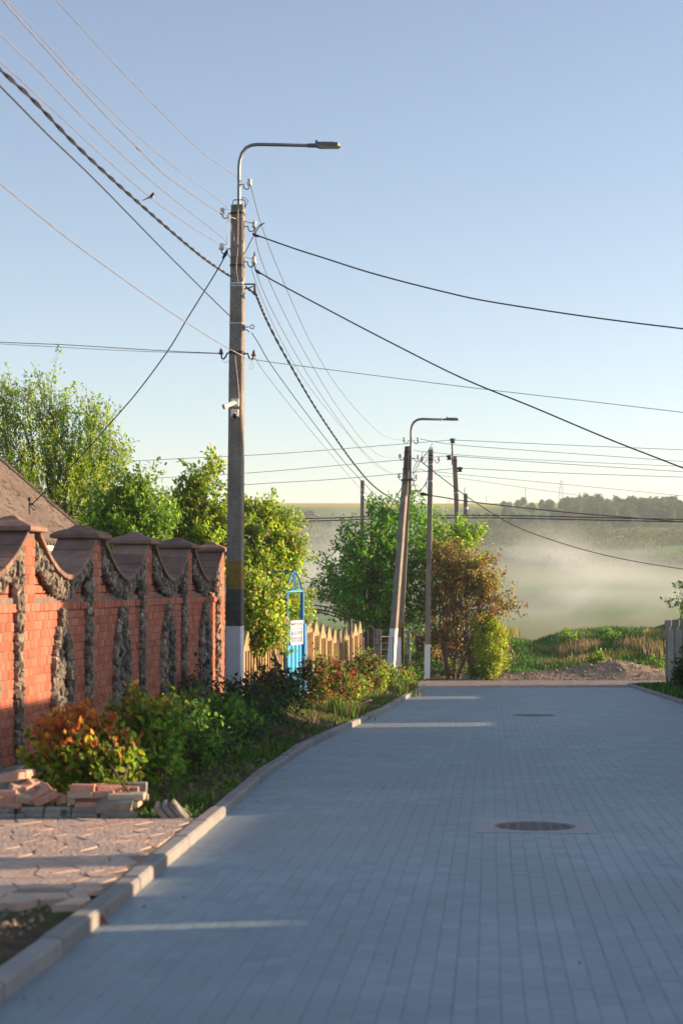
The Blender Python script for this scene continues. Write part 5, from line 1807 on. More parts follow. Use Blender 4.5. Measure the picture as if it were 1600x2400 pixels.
# leafy weeds near the slabs and kerb
P = spread(3200, lambda y: kerbL(y) - 0.95, lambda y: kerbL(y) - 0.18, 13.2, 24, 0.0, 0.35, 44)
P = np.repeat(P, 3, 0) + rng.normal(0, .03, (len(P) * 3, 3)) * np.array([1, 1, .4]) + np.array([0, 0, .03])
link('weeds', leaves_mesh('weeds', P, rng.uniform(.02, .05, len(P)), palette(len(P), [G3, G1, (0.06, 0.12, 0.02)]), M['leaf'], el=1.4, up=0.9), label='leafy green weeds along the kerb and slabs', cat='weeds', kind='stuff')
# iris clump
ic = at(805, 1665, 29.0)
for (ix, iy, dd, n_, hh, lb) in ((800, 1670, 28.6, 110, 0.42, 'grey green sword leaved iris clump by the kerb'), (835, 1668, 29.8, 60, 0.26, 'small bright green leafy clump right of the iris'), (950, 1625, 40.5, 140, 0.42, 'grassy daylily clump on the corner near the far kerb end'),
                                 (880, 1640, 36.0, 120, 0.32, 'bluish grass clump between the red bush and the kerb')):
    c = at(ix, iy, dd)
    c.z = gz(c.x, c.y)
    P = np.array(c) + np.stack([rng.normal(0, .16, n_), rng.normal(0, .2, n_), np.zeros(n_)], 1)
    P[:, 2] = ground_z(P[:, 0], P[:, 1])
    r_ = empty('leaf_clump', c, label=lb, cat='plant')
    blades('leaf_blades', P, rng.uniform(.5, 1.0, n_) * hh, palette(n_, [(0.10, 0.14, 0.06), G1, (0.2, 0.19, 0.08)]), 0.9, 0.014, 'stuff', r_)
# right corner
P = spread(9000, lambda y: kerbR(y) + 0.17, lambda y: kerbR(y) + 3.2, 33, 48)
blades('corner_grass', P, rng.uniform(.05, .16, len(P)), palette(len(P), [G3, G1, (0.03, 0.07, 0.02)]), 0.8, 0.016, label='dark green grass inside the right hand kerb', cat='grass')
c = at(1590, 1600, 45.5); c.z = gz(c.x, c.y)
ir = empty('iris_plant', c, label='purple flowered iris in front of the grey fence at the right edge', cat='plant')
n_ = 50
P = np.array(c) + np.stack([rng.normal(0, .15, n_), rng.normal(0, .15, n_), np.zeros(n_)], 1)
blades('leaf_blades', P, rng.uniform(.25, .6, n_), palette(n_, [(0.05, 0.10, 0.05), G3]), 0.7, 0.018, 'stuff', ir)
for px, py in ((1580, 1582), (1584, 1588)):
    q = at(px, py, 45.5)
    MB().tube([c, q], 0.006, 4).build('flower_stem', mat_basic('stem', (0.06, 0.11, 0.04)), ir)
    P = np.array(q) + rng.normal(0, .028, (16, 3))
    link('flower', leaves_mesh('flower', P, np.full(16, .06), palette(16, [(0.10, 0.04, 0.32)]), M['leaf'], el=1.2), ir)
tree('low_shrub', 'leafy dark plant at the right edge in front of the grey fence', 'shrub', Vector((at(1605, 1610, 44).x, 44, gz(at(1605, 1610, 44).x, 44))),
     [lobe(1604, 1595, 44, 18, 30, 30), lobe(1606, 1545, 44, 8, 26, 12)], leaf=(0.10, 0.3), cols=(G3, (0.03, 0.07, 0.025)), trunk_r=0.012, per=22, sp=0.08, shoot=0.2, upness=0.5, stems=2)

# grass bank
P = spread(60000, lambda y: 2.5 + 0 * y, lambda y: 17.5 + 0 * y, 59.5, 75)
hgt = rng.uniform(.12, .34, len(P)) * (0.8 + 0.5 * vnoise(P[:, 0], P[:, 1], 1.8, 51))
mx = vnoise(P[:, 0], P[:, 1], 1.5, 52)[:, None] > 0.45
cl = np.where(mx, palette(len(P), [(0.30, 0.23, 0.13), (0.24, 0.18, 0.11), G4]), palette(len(P), [G3, G1, (0.04, 0.11, 0.035), G2], (3, 2, 4, 1)))  # greens weighted dark in place of the shade on the front slope
blades('bank_grass', P, np.clip(hgt, .06, .6), cl, 0.8, 0.022, label='long green and straw grass on the bank beyond the cross street', cat='grass')
P = spread(6000, lambda y: 7.5 + 0 * y, lambda y: 16.5 + 0 * y, 62.5, 69, 0.1, 1.4, 53)
blades('tall_dry_grass', P, rng.uniform(.25, .6, len(P)), palette(len(P), [(0.34, 0.25, 0.15), (0.28, 0.20, 0.13)]), 0.5, 0.014, label='tall dry stalks rising from the grass bank', cat='grass')
P = spread(9000, lambda y: -2 + 0 * y, lambda y: 8 + 0 * y, 74, 84)
blades('far_bank_grass', P, rng.uniform(.4, .9, len(P)), palette(len(P), [(0.24, 0.20, 0.10), G4, (0.3, 0.25, 0.13)]), 0.6, 0.025, label='pale sunlit grass on the far lip of the bank', cat='grass')
for (x, y, d, s_, lb) in ((1395, 1545, 58.5, 1.0, 'small leafy weed on top of the dirt mound'), (1535, 1562, 59.0, 1.3, 'yellow green weed patch at the right end of the dirt mound'), (1430, 1500, 68, 1.6, 'low green bush on the crest of the grass bank'), (1325, 1495, 68, 1.4, 'rounded green bush on the left shoulder of the grass bank')):
    c = at(x, y, d)
    tree('bank_weed', lb, 'plant', (c.x, d, gz(c.x, d) - .05), [(Vector((c.x, d, max(c.z, gz(c.x, d) + .12))), (0.22 * s_, 0.22 * s_, 0.16 * s_), 22)], leaf=(0.09, 0.3), cols=(G1, G3, G2), trunk_r=0.008, per=18, sp=0.08, shoot=0.15, stems=2, group='weeds on the bank')
# ------------------------------------------------------------------ house behind the wall at the left
HC = at(240, 1287, 32.0)                   # far corner of the eave
EZ = HC.z
hd = WD
hn = -WN                                    # away from the road
house = empty('house', HC - WD * 5 - UZ * (EZ + 0.3), label='low house with weathered corrugated roof behind the brick wall', cat='house')
RUN, RISE, LEN = 4.6, 3.9, 11.0
wv, nw, nr = 0.15, int(11.0 / 0.15 * 6), 24


def roof_pt(u, r, h=0.0):
    """u back from the far end, r up the slope 0..1"""
    return HC - hd * u + hn * (RUN * r) + UZ * (RISE * r + h)


def corrugated(parent, slope_pt, LEN, name, rows=4):
    for row in range(rows):
        us = np.linspace(0, LEN, int(LEN / 0.15 * 5))
        V, F = [], []
        r0, r1 = row / rows - (0.02 if row else 0.0), (row + 1) / rows + 0.0
        for u in us:
            h = 0.036 * math.cos(u / 0.18 * 6.283)
            V.append(tuple(slope_pt(u, r0, h + 0.014)))
            V.append(tuple(slope_pt(u, r1, h)))
        for i in range(len(us) - 1):
            F.append((2 * i, 2 * i + 2, 2 * i + 3, 2 * i + 1))
        link(name, np_mesh(name, V, np.array(F), M['asbestos'], True), parent)


corrugated(house, roof_pt, LEN, 'roof_sheet_row')
corrugated(house, lambda u, r, h: HC - hd * u + hn * (RUN * 2 - RUN * r) + UZ * (RISE * r + h), LEN, 'roof_sheet_row', 1)
MB().tube([roof_pt(0, 0, .03), roof_pt(0, 1, .05)], 0.05, 6).build('verge_board', M['asbestos'], house)
MB().tube([roof_pt(0, 1, .04), roof_pt(LEN, 1, .04)], 0.09, 8).build('ridge_cap', M['asbestos'], house)
b = MB()
b.sweep([(-0.06, -0.02), (0.06, -0.02), (0.07, -0.11), (0.0, -0.14), (-0.07, -0.11)], [roof_pt(-0.05, 0) + WN * 0.05, roof_pt(LEN, 0) + WN * 0.05])
b.build('gutter', M['plaster'], house)
w0 = HC + hn * 0.5 - hd * 0.4
b = MB()
for (a, c) in ((w0, w0 - hd * (LEN - 0.8)),):
    vv = [a, c, c + hn * (RUN * 2 - 1), a + hn * (RUN * 2 - 1)]
    lo = [Vector((p.x, p.y, -0.6)) for p in vv]
    hi = [Vector((p.x, p.y, EZ + 0.3)) for p in vv]
    b.add(lo + hi, [(0, 1, 5, 4), (1, 2, 6, 5), (2, 3, 7, 6), (3, 0, 4, 7)])
b.build('wall', M['plaster'], house)
vv = [w0 + UZ * .3, w0 + hn * (RUN * 2 - 1) + UZ * .3, roof_pt(0.4, 1, -.1)]
MB().add(vv, [(0, 1, 2)]).build('gable', M['dark_wood'], house)
# service mast on the roof
mp = at(72, 1192, 27.0)
mast = empty('roof_mast', mp, label='short dark service mast on the house roof where the drop cable ends', cat='mast')
MB().tube([at(70, 1206, 27.0), at(70, 1172, 27.0)], 0.016, 6).build('pipe', M['black_iron'], mast)
MB().lathe([(0.03, 0), (0.032, 0.04), (0.015, 0.06)], at(70, 1174, 27.0), UZ, 8).build('cap', M['black_iron'], mast)
MB().tube([at(70, 1180, 27.0), at(78, 1183, 27.0)], 0.02, 6).build('insulator', M['black_iron'], mast)
lead(mast, [at(x, y, 26.95) for x, y in ((78, 1182), (84, 1190), (80, 1196), (74, 1188))], 0.007, M['cable_black'], 'wire_loop')

# ------------------------------------------------------------------ pale concrete fence beyond the pole
cf = empty('panel_fence', Vector((float(wallX(36.4)), 36.4, gz(float(wallX(36.4)), 36.4))), label='pale cast concrete fence with pointed panels between blue gate and dark posts', cat='fence')


def fence_panel(parent, y0, y1, ztop, mid_peak, zbase):
    p0 = Vector((float(wallX(y0)), y0, 0))
    p1 = Vector((float(wallX(y1)), y1, 0))
    d = (p1 - p0)
    L = d.length
    d.normalize()
    n = Vector((d.y, -d.x, 0))
    prof = [(0.0, 0), (0.0, ztop - 0.30), (0.12, ztop - 0.26), (0.32, ztop - 0.1), (0.5, ztop), (0.68, ztop - 0.1), (0.88, ztop - 0.26), (1.0, ztop - 0.30), (1.0, 0)]
    prof = [(a, (zbase if i in (0, 8) else z)) for i, (a, z) in enumerate(prof)]
    vv = [p0 + d * (a * L) + UZ * z + n * 0.0 for a, z in prof] + [p0 + d * (a * L) + UZ * z - n * 0.07 for a, z in prof]
    m = len(prof)
    ff = [tuple(range(m)), tuple(reversed(range(m, 2 * m)))]
    for k in range(m):
        k2 = (k + 1) % m
        ff.append((k, m + k, m + k2, k2))
    MB().add(vv, ff).build('panel', M['fence_conc'], parent)
    # raised ridge steps on the top edge
    b = MB()
    for a, z in prof[1:8]:
        b.box(p0 + d * (a * L) + UZ * (z + 0.0) + n * 0.01, (0.06, 0.09, 0.05), rz=math.atan2(d.y, d.x))
    for q in range(1, 4):
        MB().box(p0 + d * (L * q / 4) + UZ * ((zbase + ztop - 0.25) / 2) + n * 0.012, (0.05, 0.03, ztop - 0.45 - zbase), rz=math.atan2(d.y, d.x)).build('rib', M['fence_conc'], parent)


ys = np.linspace(36.2, 48.0, 11)
ztops = np.interp(ys, [36, 38, 41.5, 45, 48], [0.86, 0.68, 0.40, 0.46, 0.55])
for k in range(len(ys) - 1):
    zb_ = gz(float(wallX(ys[k])), ys[k]) - 0.1
    fence_panel(cf, ys[k] + 0.05, ys[k + 1] - 0.03, float(ztops[k]), 0, zb_)
    p = Vector((float(wallX(ys[k])), ys[k], 0)) - WN * 0.10
    MB().box(p + UZ * ((zb_ + ztops[k] - 0.22) / 2), (0.13, 0.15, ztops[k] - 0.22 - zb_), rz=-0.116, ch=0.012).build('post', M['fence_conc'], cf)
cf2 = empty('panel_fence', Vector((float(wallX(28)), 28, -0.5)), label='yellowish concrete fence under the lilac, between tall pole and blue gate', cat='fence')
ys2 = np.linspace(27.2, 33.0, 6)
for k in range(len(ys2) - 1):
    zb_ = gz(float(wallX(ys2[k])), ys2[k]) - 0.1
    fence_panel(cf2, ys2[k] + 0.09, ys2[k + 1] - 0.06, 0.75, 0, zb_)
    p = Vector((float(wallX(ys2[k])), ys2[k], 0)) - WN * 0.10
    MB().box(p + UZ * ((zb_ + 0.55) / 2), (0.13, 0.15, 0.55 - zb_), rz=-0.116, ch=0.012).build('post', M['fence_conc'], cf2)

# dark posts and mesh gate at the fence end
GP = 'dark posts at the end of the pale fence'
for x, yt, d, w, lb in ((858, 1480, 48.6, 0.12, 'dark narrow post right at the end of the pale fence'), (869, 1470, 49.0, 0.17, 'tall blackish post second after the pale fence'), (886, 1477, 49.4, 0.19, 'speckled grey concrete gate post third after the pale fence'), (957, 1480, 51.5, 0.12, 'grey post in the shade right of the leaning pole'), (943, 1470, 51, 0.09, 'thin dark post just right of the leaning pole')):
    p = at(x, yt, d)
    zb_ = gz(p.x, d) - 0.1
    o = empty('gate_post', (p.x, d, zb_), label=lb, cat='post', group=GP)
    MB().box((p.x, d, (p.z + zb_) / 2), (w, w, p.z - zb_), ch=0.012).build('shaft', M['old_concrete'] if 'grey' in lb else M['dark_wood'], o)
    MB().box((p.x, d, p.z + 0.012), (w * 0.9, w * 0.9, 0.03), ch=0.01).build('top', M['old_concrete'], o)
mg = empty('mesh_gate', at(906, 1580, 50), label='dark framed mesh gate in the shade left of the leaning pole', cat='gate')
a_, b_, c_, d__ = at(890, 1492, 49.9), at(922, 1492, 50.6), at(922, 1582, 50.6), at(890, 1582, 49.9)
MB().tube([a_, b_, c_, d__, a_], 0.02, 6).build('frame', M['black_iron'], mg)
for k in range(1, 8):
    MB().tube([a_.lerp(b_, k / 8), d__.lerp(c_, k / 8)], 0.006, 4).build('bar', M['black_iron'], mg)
for k in range(1, 6):
    MB().tube([a_.lerp(d__, k / 6), b_.lerp(c_, k / 6)], 0.006, 4).build('bar', M['black_iron'], mg)

# dark shed behind the plum tree
sh = empty('garden_shed', at(1030, 1590, 58.5), label='dark timber shed hidden in the shade behind the plum tree stems', cat='shed')
c = at(1045, 1545, 58.8)
zb_ = gz(c.x, c.y) - .1
MB().box((c.x, c.y + 0.8, zb_ + 0.75), (2.1, 1.6, 1.5)).build('wall', M['dark_wood'], sh)
for k in range(12):
    MB().box((c.x - 0.95 + k * 0.172, c.y - 0.01, zb_ + 0.75), (0.155, 0.03, 1.5 + random.uniform(-.02, .02))).build('plank', M['dark_wood'], sh)
MB().box((c.x, c.y + 0.75, zb_ + 1.56), (2.4, 1.9, 0.06), M=E(0.08, 0, 0)).build('roof', M['dark_wood'], sh)
for x, y, lb in ((1106, 1500, 'leaning wooden stake left of the golden shrub'), (1098, 1505, 'dark square stake beside the golden shrub')):
    p = at(x, y, 55.2)
    o = MB().tube([(p.x + 0.03, 55.2, gz(p.x, 55.2) - .1), (p.x, 55.2, p.z)], [0.05, 0.045], 6).build('stake', M['bark'], None, label=lb, cat='stake')
# pots and stones by the shed
for x, y, s_, lb in ((1090, 1593, 0.20, 'pale broken block lying under the plum tree'), (1112, 1592, 0.16, 'whitish block standing under the plum tree next to the shrub')):
    p = at(x, y, 54.9)
    o = slab_thing('block_piece', (p.x, 54.9, gz(p.x, 54.9) + s_ * 0.3), (s_ * 1.3, s_, s_ * .9), E(.1, .1, random.random()), M['slab'], lb, 'block', None, 0.012)

# ------------------------------------------------------------------ blue gate
GA, GB_ = at(671.5, 1590, 33.0), at(708, 1590, 34.05)
GA.z, GB_.z = gz(GA.x, GA.y) - 0.05, gz(GB_.x, GB_.y) - 0.05
bg_ = empty('blue_gate', (GA + GB_) / 2, label='bright blue metal garden gate with arched top frame', cat='gate')
gd = (GB_ - GA); gd.z = 0; gw = gd.length; gd.normalize()
gn = Vector((gd.y, -gd.x, 0))
zbar = at(0, 1386, 33.5).z
zpeak = at(0, 1340, 33.5).z
gang = math.atan2(gd.y, gd.x)
for p in (GA, GB_):
    MB().box((p.x, p.y, (p.z + zbar) / 2), (0.07, 0.07, zbar - p.z), rz=gang, ch=0.006).build('post', M['blue_paint'], bg_)
MB().box((GB_.x + 0.045, GB_.y, (GB_.z + at(0, 1462, 34).z) / 2), (0.16, 0.06, at(0, 1462, 34).z - GB_.z), rz=gang).build('pilaster', M['blue_paint'], bg_)
MB().box((GA.x - 0.0, GA.y + .08, (GA.z + at(0, 1470, 34).z) / 2), (0.13, 0.05, at(0, 1470, 34).z - GA.z), rz=gang).build('pilaster', M['blue_paint'], bg_)
ta, tb = Vector((GA.x, GA.y, zbar)), Vector((GB_.x, GB_.y, zbar))
MB().tube([ta, tb], 0.022, 6).build('top_bar', M['blue_light'], bg_)
mid_ = (ta + tb) / 2
arc1 = []
for t in np.linspace(0, 1, 15):
    p = ta.lerp(tb, t)
    p.z = zbar + (zpeak - zbar) * (1 - abs(2 * t - 1) ** 1.9)
    arc1.append(p)
MB().tube(arc1, 0.020, 6).build('arch', M['blue_paint'], bg_, True)
for t0, t1 in ((0.38, 0.47), (0.52, 0.52), (0.62, 0.56)):
    pa, pb_ = ta.lerp(tb, t0), ta.lerp(tb, t1)
    pb_.z = zpeak - 0.05
    MB().tube([pa, pb_], 0.012, 5).build('arch_spoke', M['blue_light'], bg_)
# canopy rails running into the garden
for z_, x0, x1 in ((zbar, 605, 668), (at(0, 1340, 33.6).z, 636, 690), ):
    MB().tube([at(x0, HOR - (z_ - EYE) / 33.8 * FPX, 33.8), at(x1, HOR - (z_ - EYE) / 33.2 * FPX, 33.2)], 0.016, 5).build('canopy_rail', M['blue_paint'], bg_)
zl = at(0, 1466, 33.5).z
lc = (GA + GB_) / 2
MB().box((lc.x, lc.y, (lc.z + 0.1 + zl) / 2), (gw - 0.1, 0.03, zl - lc.z - 0.1), rz=gang).build('leaf', M['blue_light'], bg_)
for t in (0.25, 0.5, 0.75):
    p = GA.lerp(GB_, t)
    MB().box(Vector((p.x, p.y, (lc.z + zl) / 2)) + gn * 0.022, (0.03, 0.02, zl - lc.z - 0.2), rz=gang).build('stile', M['blue_paint'], bg_)
# white fretwork panel hung on the upper part
fw = empty('fretwork_panel', (lc.x, lc.y, zl - 0.2), label='white openwork panel hung on the upper half of the blue gate', cat='panel')
f0 = GA.lerp(GB_, 0.10) + gn * 0.05
f1 = GA.lerp(GB_, 0.88) + gn * 0.05
zt_, zb2 = at(0, 1457, 33.5).z, at(0, 1508, 33.5).z
fl = (f1 - f0); fl.z = 0
fL = fl.length
fc = (f0 + f1) / 2
for z_, h in ((zt_, .05), (zb2, .05), (zt_ - 0.115, .03)):
    MB().box((fc.x, fc.y, z_), (fL, 0.015, h), rz=gang).build('rail', M['white_metal'], fw)
for t in (0.02, 0.98):
    MB().box((f0.x + fl.x * t, f0.y + fl.y * t, (zt_ + zb2) / 2), (0.05, 0.014, zt_ - zb2 - .06), rz=gang).build('edge_strip', M['white_metal'], fw)
for k in range(9):
    t = 0.14 + 0.72 * k / 8
    MB().box((f0.x + fl.x * t, f0.y + fl.y * t, (zt_ + zb2) / 2), (0.03, 0.01, zt_ - zb2 - .06), rz=gang).build('bar', M['white_metal'], fw)
for z_ in (0.35, 0.6, 0.8):
    MB().box((fc.x, fc.y, zb2 + (zt_ - zb2) * z_), (fL * .8, 0.012, 0.03), rz=gang).build('cross_bar', M['white_metal'], fw)

# arched pergola rods behind the gate
pg = empty('pergola', at(760, 1480, 40), label='dark arched grape pergola rods behind the pale fence', cat='pergola')
for k, (dy, off) in enumerate(((0, 0), (9, 0.5), (16, 1.0))):
    pts = []
    for t in np.linspace(0, 1, 14):
        x = 665 + (820 - 665) * t
        y = 1410 + dy + 34 * (t ** 2.4) + 10 * (1 - t) ** 2
        pts.append(at(x, y, 40 + off * 0.4))
    MB().tube(pts, 0.014, 5).build('rod', M['black_iron'], pg)
for t in (0.45, 0.62, 0.78, 0.92):
    x = 665 + 155 * t
    y = 1410 + 34 * (t ** 2.4) + 10 * (1 - t) ** 2
    MB().tube([at(x, y - 2, 40), at(x, y + 18, 40.4)], 0.01, 4).build('cross_rod', M['black_iron'], pg)
for x in (668, 822):
    p = at(x, 1450, 40.1)
    MB().tube([(p.x, 40.1, gz(p.x, 40.1) - .1), (p.x, 40.1, p.z)], 0.03, 6).build('post', M['black_iron'], pg)
wire('slack_wire', [at(737, 1447, 40), at(760, 1405, 40.5), at(782, 1372, 41)], 0.006, M['cable_black'], 'thin slanting tie wire rising from the pergola rods into the cherry tree')

# ------------------------------------------------------------------ dirt mound
md = empty('dirt_mound', at(1380, 1590, 57.5), label='heap of dry stony dirt at the far edge of the cross street', cat='mound')
xs = np.linspace(4.6, 12.0, 110)
ysm = np.linspace(54.7, 60.5, 60)
XX, YY = np.meshgrid(xs, ysm)
px_ = 800 + FPX * XX / 57.0
hm = np.interp(px_, [1110, 1170, 1260, 1350, 1370, 1420, 1445, 1480, 1520, 1565, 1620], [0.0, 0.10, 0.20, 0.33, 0.42, 0.52, 0.60, 0.54, 0.42, 0.22, 0.0])
prof_y = np.sin(np.clip((YY - 54.7) / 5.8, 0, 1) * math.pi) ** 0.8
ZZ = ground_z(XX, YY) + hm * prof_y + (0.035 * vnoise(XX, YY, 0.35, 61) + 0.02 * vnoise(XX, YY, 0.12, 62)) * prof_y * np.minimum(1, hm * 8) - 0.03
V = np.stack([XX.ravel(), YY.ravel(), ZZ.ravel()], 1)
ii = np.arange(XX.size).reshape(XX.shape)
F = np.stack([ii[:-1, :-1].ravel(), ii[:-1, 1:].ravel(), ii[1:, 1:].ravel(), ii[1:, :-1].ravel()], 1)
link('heap', np_mesh('heap', V, F, M['dirt'], True), md)
st = []
for k in range(650):
    j = rng.integers(0, len(V))
    p = V[j]
    if hm.ravel()[j] < 0.03 or p[1] > 58.5: continue
    s_ = rng.uniform(.02, .075) * (1.4 if rng.random() < 0.08 else 1)
    mw = (E(random.random() * 3, random.random() * 3, random.random() * 3)).to_4x4() @ Matrix.Diagonal((s_ * 1.3, s_, s_ * .8, 1))
    mw.translation = Vector(p) + Vector((0, 0, s_ * .2))
    st.append((random.randrange(6), mw))
pieces(md, 'pebble', sv, st, M['gravel'], 0, 'pebbles')
# gravel on the verge and street edge
gv = []
for k in range(900):
    y = random.uniform(13.4, 46) if random.random() < .85 else random.uniform(8.2, 9.2)
    x = float(kerbL(y)) - 0.2 - abs(random.gauss(0, 0.25)) - (0.3 * random.random() if y < 9.3 else 0)
    s_ = random.uniform(.012, .045) * (0.5 if y < 9.3 else 1)
    mw = (E(random.random() * 3, random.random() * 3, random.random() * 3)).to_4x4() @ Matrix.Diagonal((s_ * 1.3, s_, s_ * .8, 1))
    mw.translation = Vector((x, y, gz(x, y) + s_ * .25))
    gv.append((random.randrange(6), mw))
for k in range(260):
    x = random.uniform(4.3, 9.8)
    y = random.uniform(54.35, 55.4)
    s_ = random.uniform(.02, .06)
    mw = (E(random.random() * 3, random.random() * 3, random.random() * 3)).to_4x4() @ Matrix.Diagonal((s_ * 1.3, s_, s_ * .8, 1))
    mw.translation = Vector((x, y, gz(x, y) + s_ * .2))
    gv.append((random.randrange(6), mw))
gr = empty('gravel', (0, 20, -.5), label='scattered pebbles along the verge and street edge', cat='gravel', kind='stuff')
pieces(gr, 'pebble', sv, gv, M['gravel'], 0, 'pebbles')
db = []
for k in range(150):
    y = random.uniform(7, 46)
    x = float(kerbL(y)) + abs(random.gauss(0, 0.5)) + 0.02 if random.random() < .6 else random.uniform(float(kerbL(y)), float(kerbR(y)))
    s_ = random.uniform(.004, .012)
    mw = (E(random.random() * 3, random.random() * 3, random.random() * 3)).to_4x4() @ Matrix.Diagonal((s_ * 1.4, s_, s_ * .6, 1))
    mw.translation = Vector((x, y, float(road_z(y)) + s_ * .2))
    db.append((random.randrange(6), mw))
grit = empty('grit', (0, 15, -.4), label='specks of grit and litter strewn on the road', cat='grit', kind='stuff')
pieces(grit, 'speck', sv, db, M['dirt'], 0, 'specks')
# fallen rust coloured leaf at the kerb
lp = at(236, 2173, 8.85)
lp.z = float(road_z(8.85)) + 0.012
link('dead_leaf', leaves_mesh('dead_leaf', np.array([tuple(lp)] * 6) + rng.normal(0, .018, (6, 3)) * np.array([1, 1, .3]), np.full(6, .055), palette(6, [(0.32, 0.10, 0.03)]), M['leaf'], el=1.6), label='curled rust coloured dead leaves against the near kerb', cat='leaf')

# ------------------------------------------------------------------ grey fence at the right, running back toward the camera
def fenceX(y): return 9.8 - 0.085 * (50 - y)


gf = empty('grey_fence', (9.8, 50, gz(9.8, 50)), label='grey concrete panel fence with square capped posts at the right edge', cat='fence')
FH = 1.72


def gpost(y, h=FH):
    x = fenceX(y)
    z0 = float(road_z(y)) + 0.05
    MB().box((x, y, z0 + h / 2 - .1), (0.14, 0.14, h + .2), rz=-.085, ch=0.012).build('post', M['grey_fence'], gf)
    MB().box((x, y, z0 + h + 0.06), (0.19, 0.19, 0.20), rz=-.085, ch=0.015).build('post_cap', M['grey_fence'], gf)


def gpanel(y0, y1, h=FH - 0.08, z_from=0.0):
    n = 4
    for k in range(n):
        a, b_ = z_from + (h - z_from) * k / n, z_from + (h - z_from) * (k + 1) / n - 0.008
        m = (y0 + y1) / 2
        z0 = float(road_z(m)) + 0.02
        R = rot_to(Vector((fenceX(y1) - fenceX(y0), y1 - y0, float(road_z(y1) - road_z(y0)))), RN)
        MB().box((fenceX(m), m, z0 + (a + b_) / 2), (y1 - y0 - 0.12, 0.06, b_ - a), M=R, ch=0.006).build('panel', M['grey_fence'], gf)


py = list(np.arange(50, 29.5, -2.0))
for y in py: gpost(float(y))
for k in range(len(py) - 1):
    lowp = abs((py[k] + py[k + 1]) / 2 - 41) < 0.9  # unseen panel lowered to let a streak of sun onto the road
    gpanel(float(py[k + 1]), float(py[k]), 1.05 if lowp else FH - 0.08)
gpost(28.6, 1.5); gpost(27.0)
gpanel(28.6, 30.0, 1.0)  # lowered too, for the nearer streak of sun
gpanel(27.0, 28.6)
M['screen_green'] = mat_basic('green sun screen paint', (0.05, 0.12, 0.08), (0.06, 0.14, 0.09), 0.5)


def solid(name, label, y0, y1, h, cat, z_from=0.03, thick=0.05, planks=0.0, mat='screen_green', off=0.0):
    """unseen yard wall, or boards added to shape the sun, on the fence line"""
    e = empty(name, (fenceX(y0), y0, float(road_z(y0))), label=label, cat=cat)
    n = max(1, int((y1 - y0) / 0.22))
    for k in range(n):
        a, b_ = y0 + (y1 - y0) * k / n, y0 + (y1 - y0) * (k + 1) / n - planks
        m = (a + b_) / 2
        MB().box((fenceX(m) + off, m, float(road_z(m)) + (h + z_from) / 2), (thick, b_ - a, h - z_from), rz=-.085).build('board', M[mat], e)
    for z_ in (h * .25, h * .8):
        m = (y0 + y1) / 2
        R = rot_to(Vector((0.085, 1, -.029)), RN)
        MB().box((fenceX(m) + off + thick, m, float(road_z(m)) + z_), (y1 - y0, 0.04, 0.08), M=R).build('rail', M[mat], e)
    return e


solid('boundary_wall', 'plain grey yard wall right of the near road, out of frame', -8.0, 10.08, 2.3, 'wall', mat='grey_fence')
solid('sun_screen', 'narrow green board screen added to block sun, near one, unseen at the right', 10.26, 11.25, 2.2, 'gate')  # added unseen screen, bounds the slit of sun across the road
solid('sun_screen', 'narrow green board screen added to block sun, far one, unseen at the right', 11.95, 12.5, 2.2, 'gate')  # added unseen screen, parts the two sunlit patches on the driveway
solid('low_sun_screen', 'chest high green plank screen added to block low sun, unseen at the right', 12.5, 15.6, 1.41, 'fence', planks=0.02)  # added unseen, height set so sun clears the road and reaches the kerb
solid('gap_sun_screen', 'low green screen added between the tall ones to block sun, unseen at the right', 11.25, 11.95, 1.41, 'gate')  # added to fill the opening, keeps the road shaded up to the kerb
solid('slit_sun_board', 'low green board added to shorten the slit of sun, unseen at the right', 10.08, 10.26, 1.24, 'board')  # added board, ends the sun slit partway across the road
solid('tall_sun_screen', 'tall green board screen added to shade the brick wall, unseen at the right', 15.6, 19.3, 2.75, 'gate')  # added unseen screen, casts the shade on the lower brick wall
solid('boundary_wall', 'grey yard wall beside the house opposite, out of frame', 19.3, 27.0, 2.0, 'wall', mat='grey_fence')

# house across the street (out of frame), its shade falls on the wall and bed
oh = empty('opposite_house', (13.5, 24, -0.7), label='white house across the street, out of frame at the right', cat='house')
HX0, HX1, HY0, HY1, HE, HR = 9.2, 15.8, 21.4, 28.15, 4.35, 6.6
zg = -0.75
b = MB()
b.add([(HX0, HY0, zg), (HX1, HY0, zg), (HX1, HY1, zg), (HX0, HY1, zg), (HX0, HY0, HE), (HX1, HY0, HE), (HX1, HY1, HE), (HX0, HY1, HE), ((HX0 + HX1) / 2, HY0, HR), ((HX0 + HX1) / 2, HY1, HR)],
      [(0, 1, 5, 4), (1, 2, 6, 5), (2, 3, 7, 6), (3, 0, 4, 7), (4, 5, 8), (6, 7, 9)])
b.build('wall', M['plaster'], oh)
xm = (HX0 + HX1) / 2
MB().add([(HX0 - .35, HY0 - .2, HE - .2), (HX0 - .35, HY1 + .05, HE - .2), (xm, HY1 + .05, HR + .06), (xm, HY0 - .2, HR + .06)], [(0, 1, 2, 3)]).build('roof', M['asbestos'], oh)
MB().add([(HX1 + .35, HY0 - .2, HE - .2), (HX1 + .35, HY1 + .05, HE - .2), (xm, HY1 + .05, HR + .06), (xm, HY0 - .2, HR + .06)], [(3, 2, 1, 0)]).build('roof', M['asbestos'], oh)
for y in (22.6, 24.8, 27.0):
    wdw = MB().box((HX0 - 0.01, y, 1.0), (0.06, 1.1, 1.3)).build('window', M['white_metal'], oh)
    MB().box((HX0 - 0.04, y, 1.0), (0.03, 0.95, 1.15)).build('pane', M['glass'], wdw)

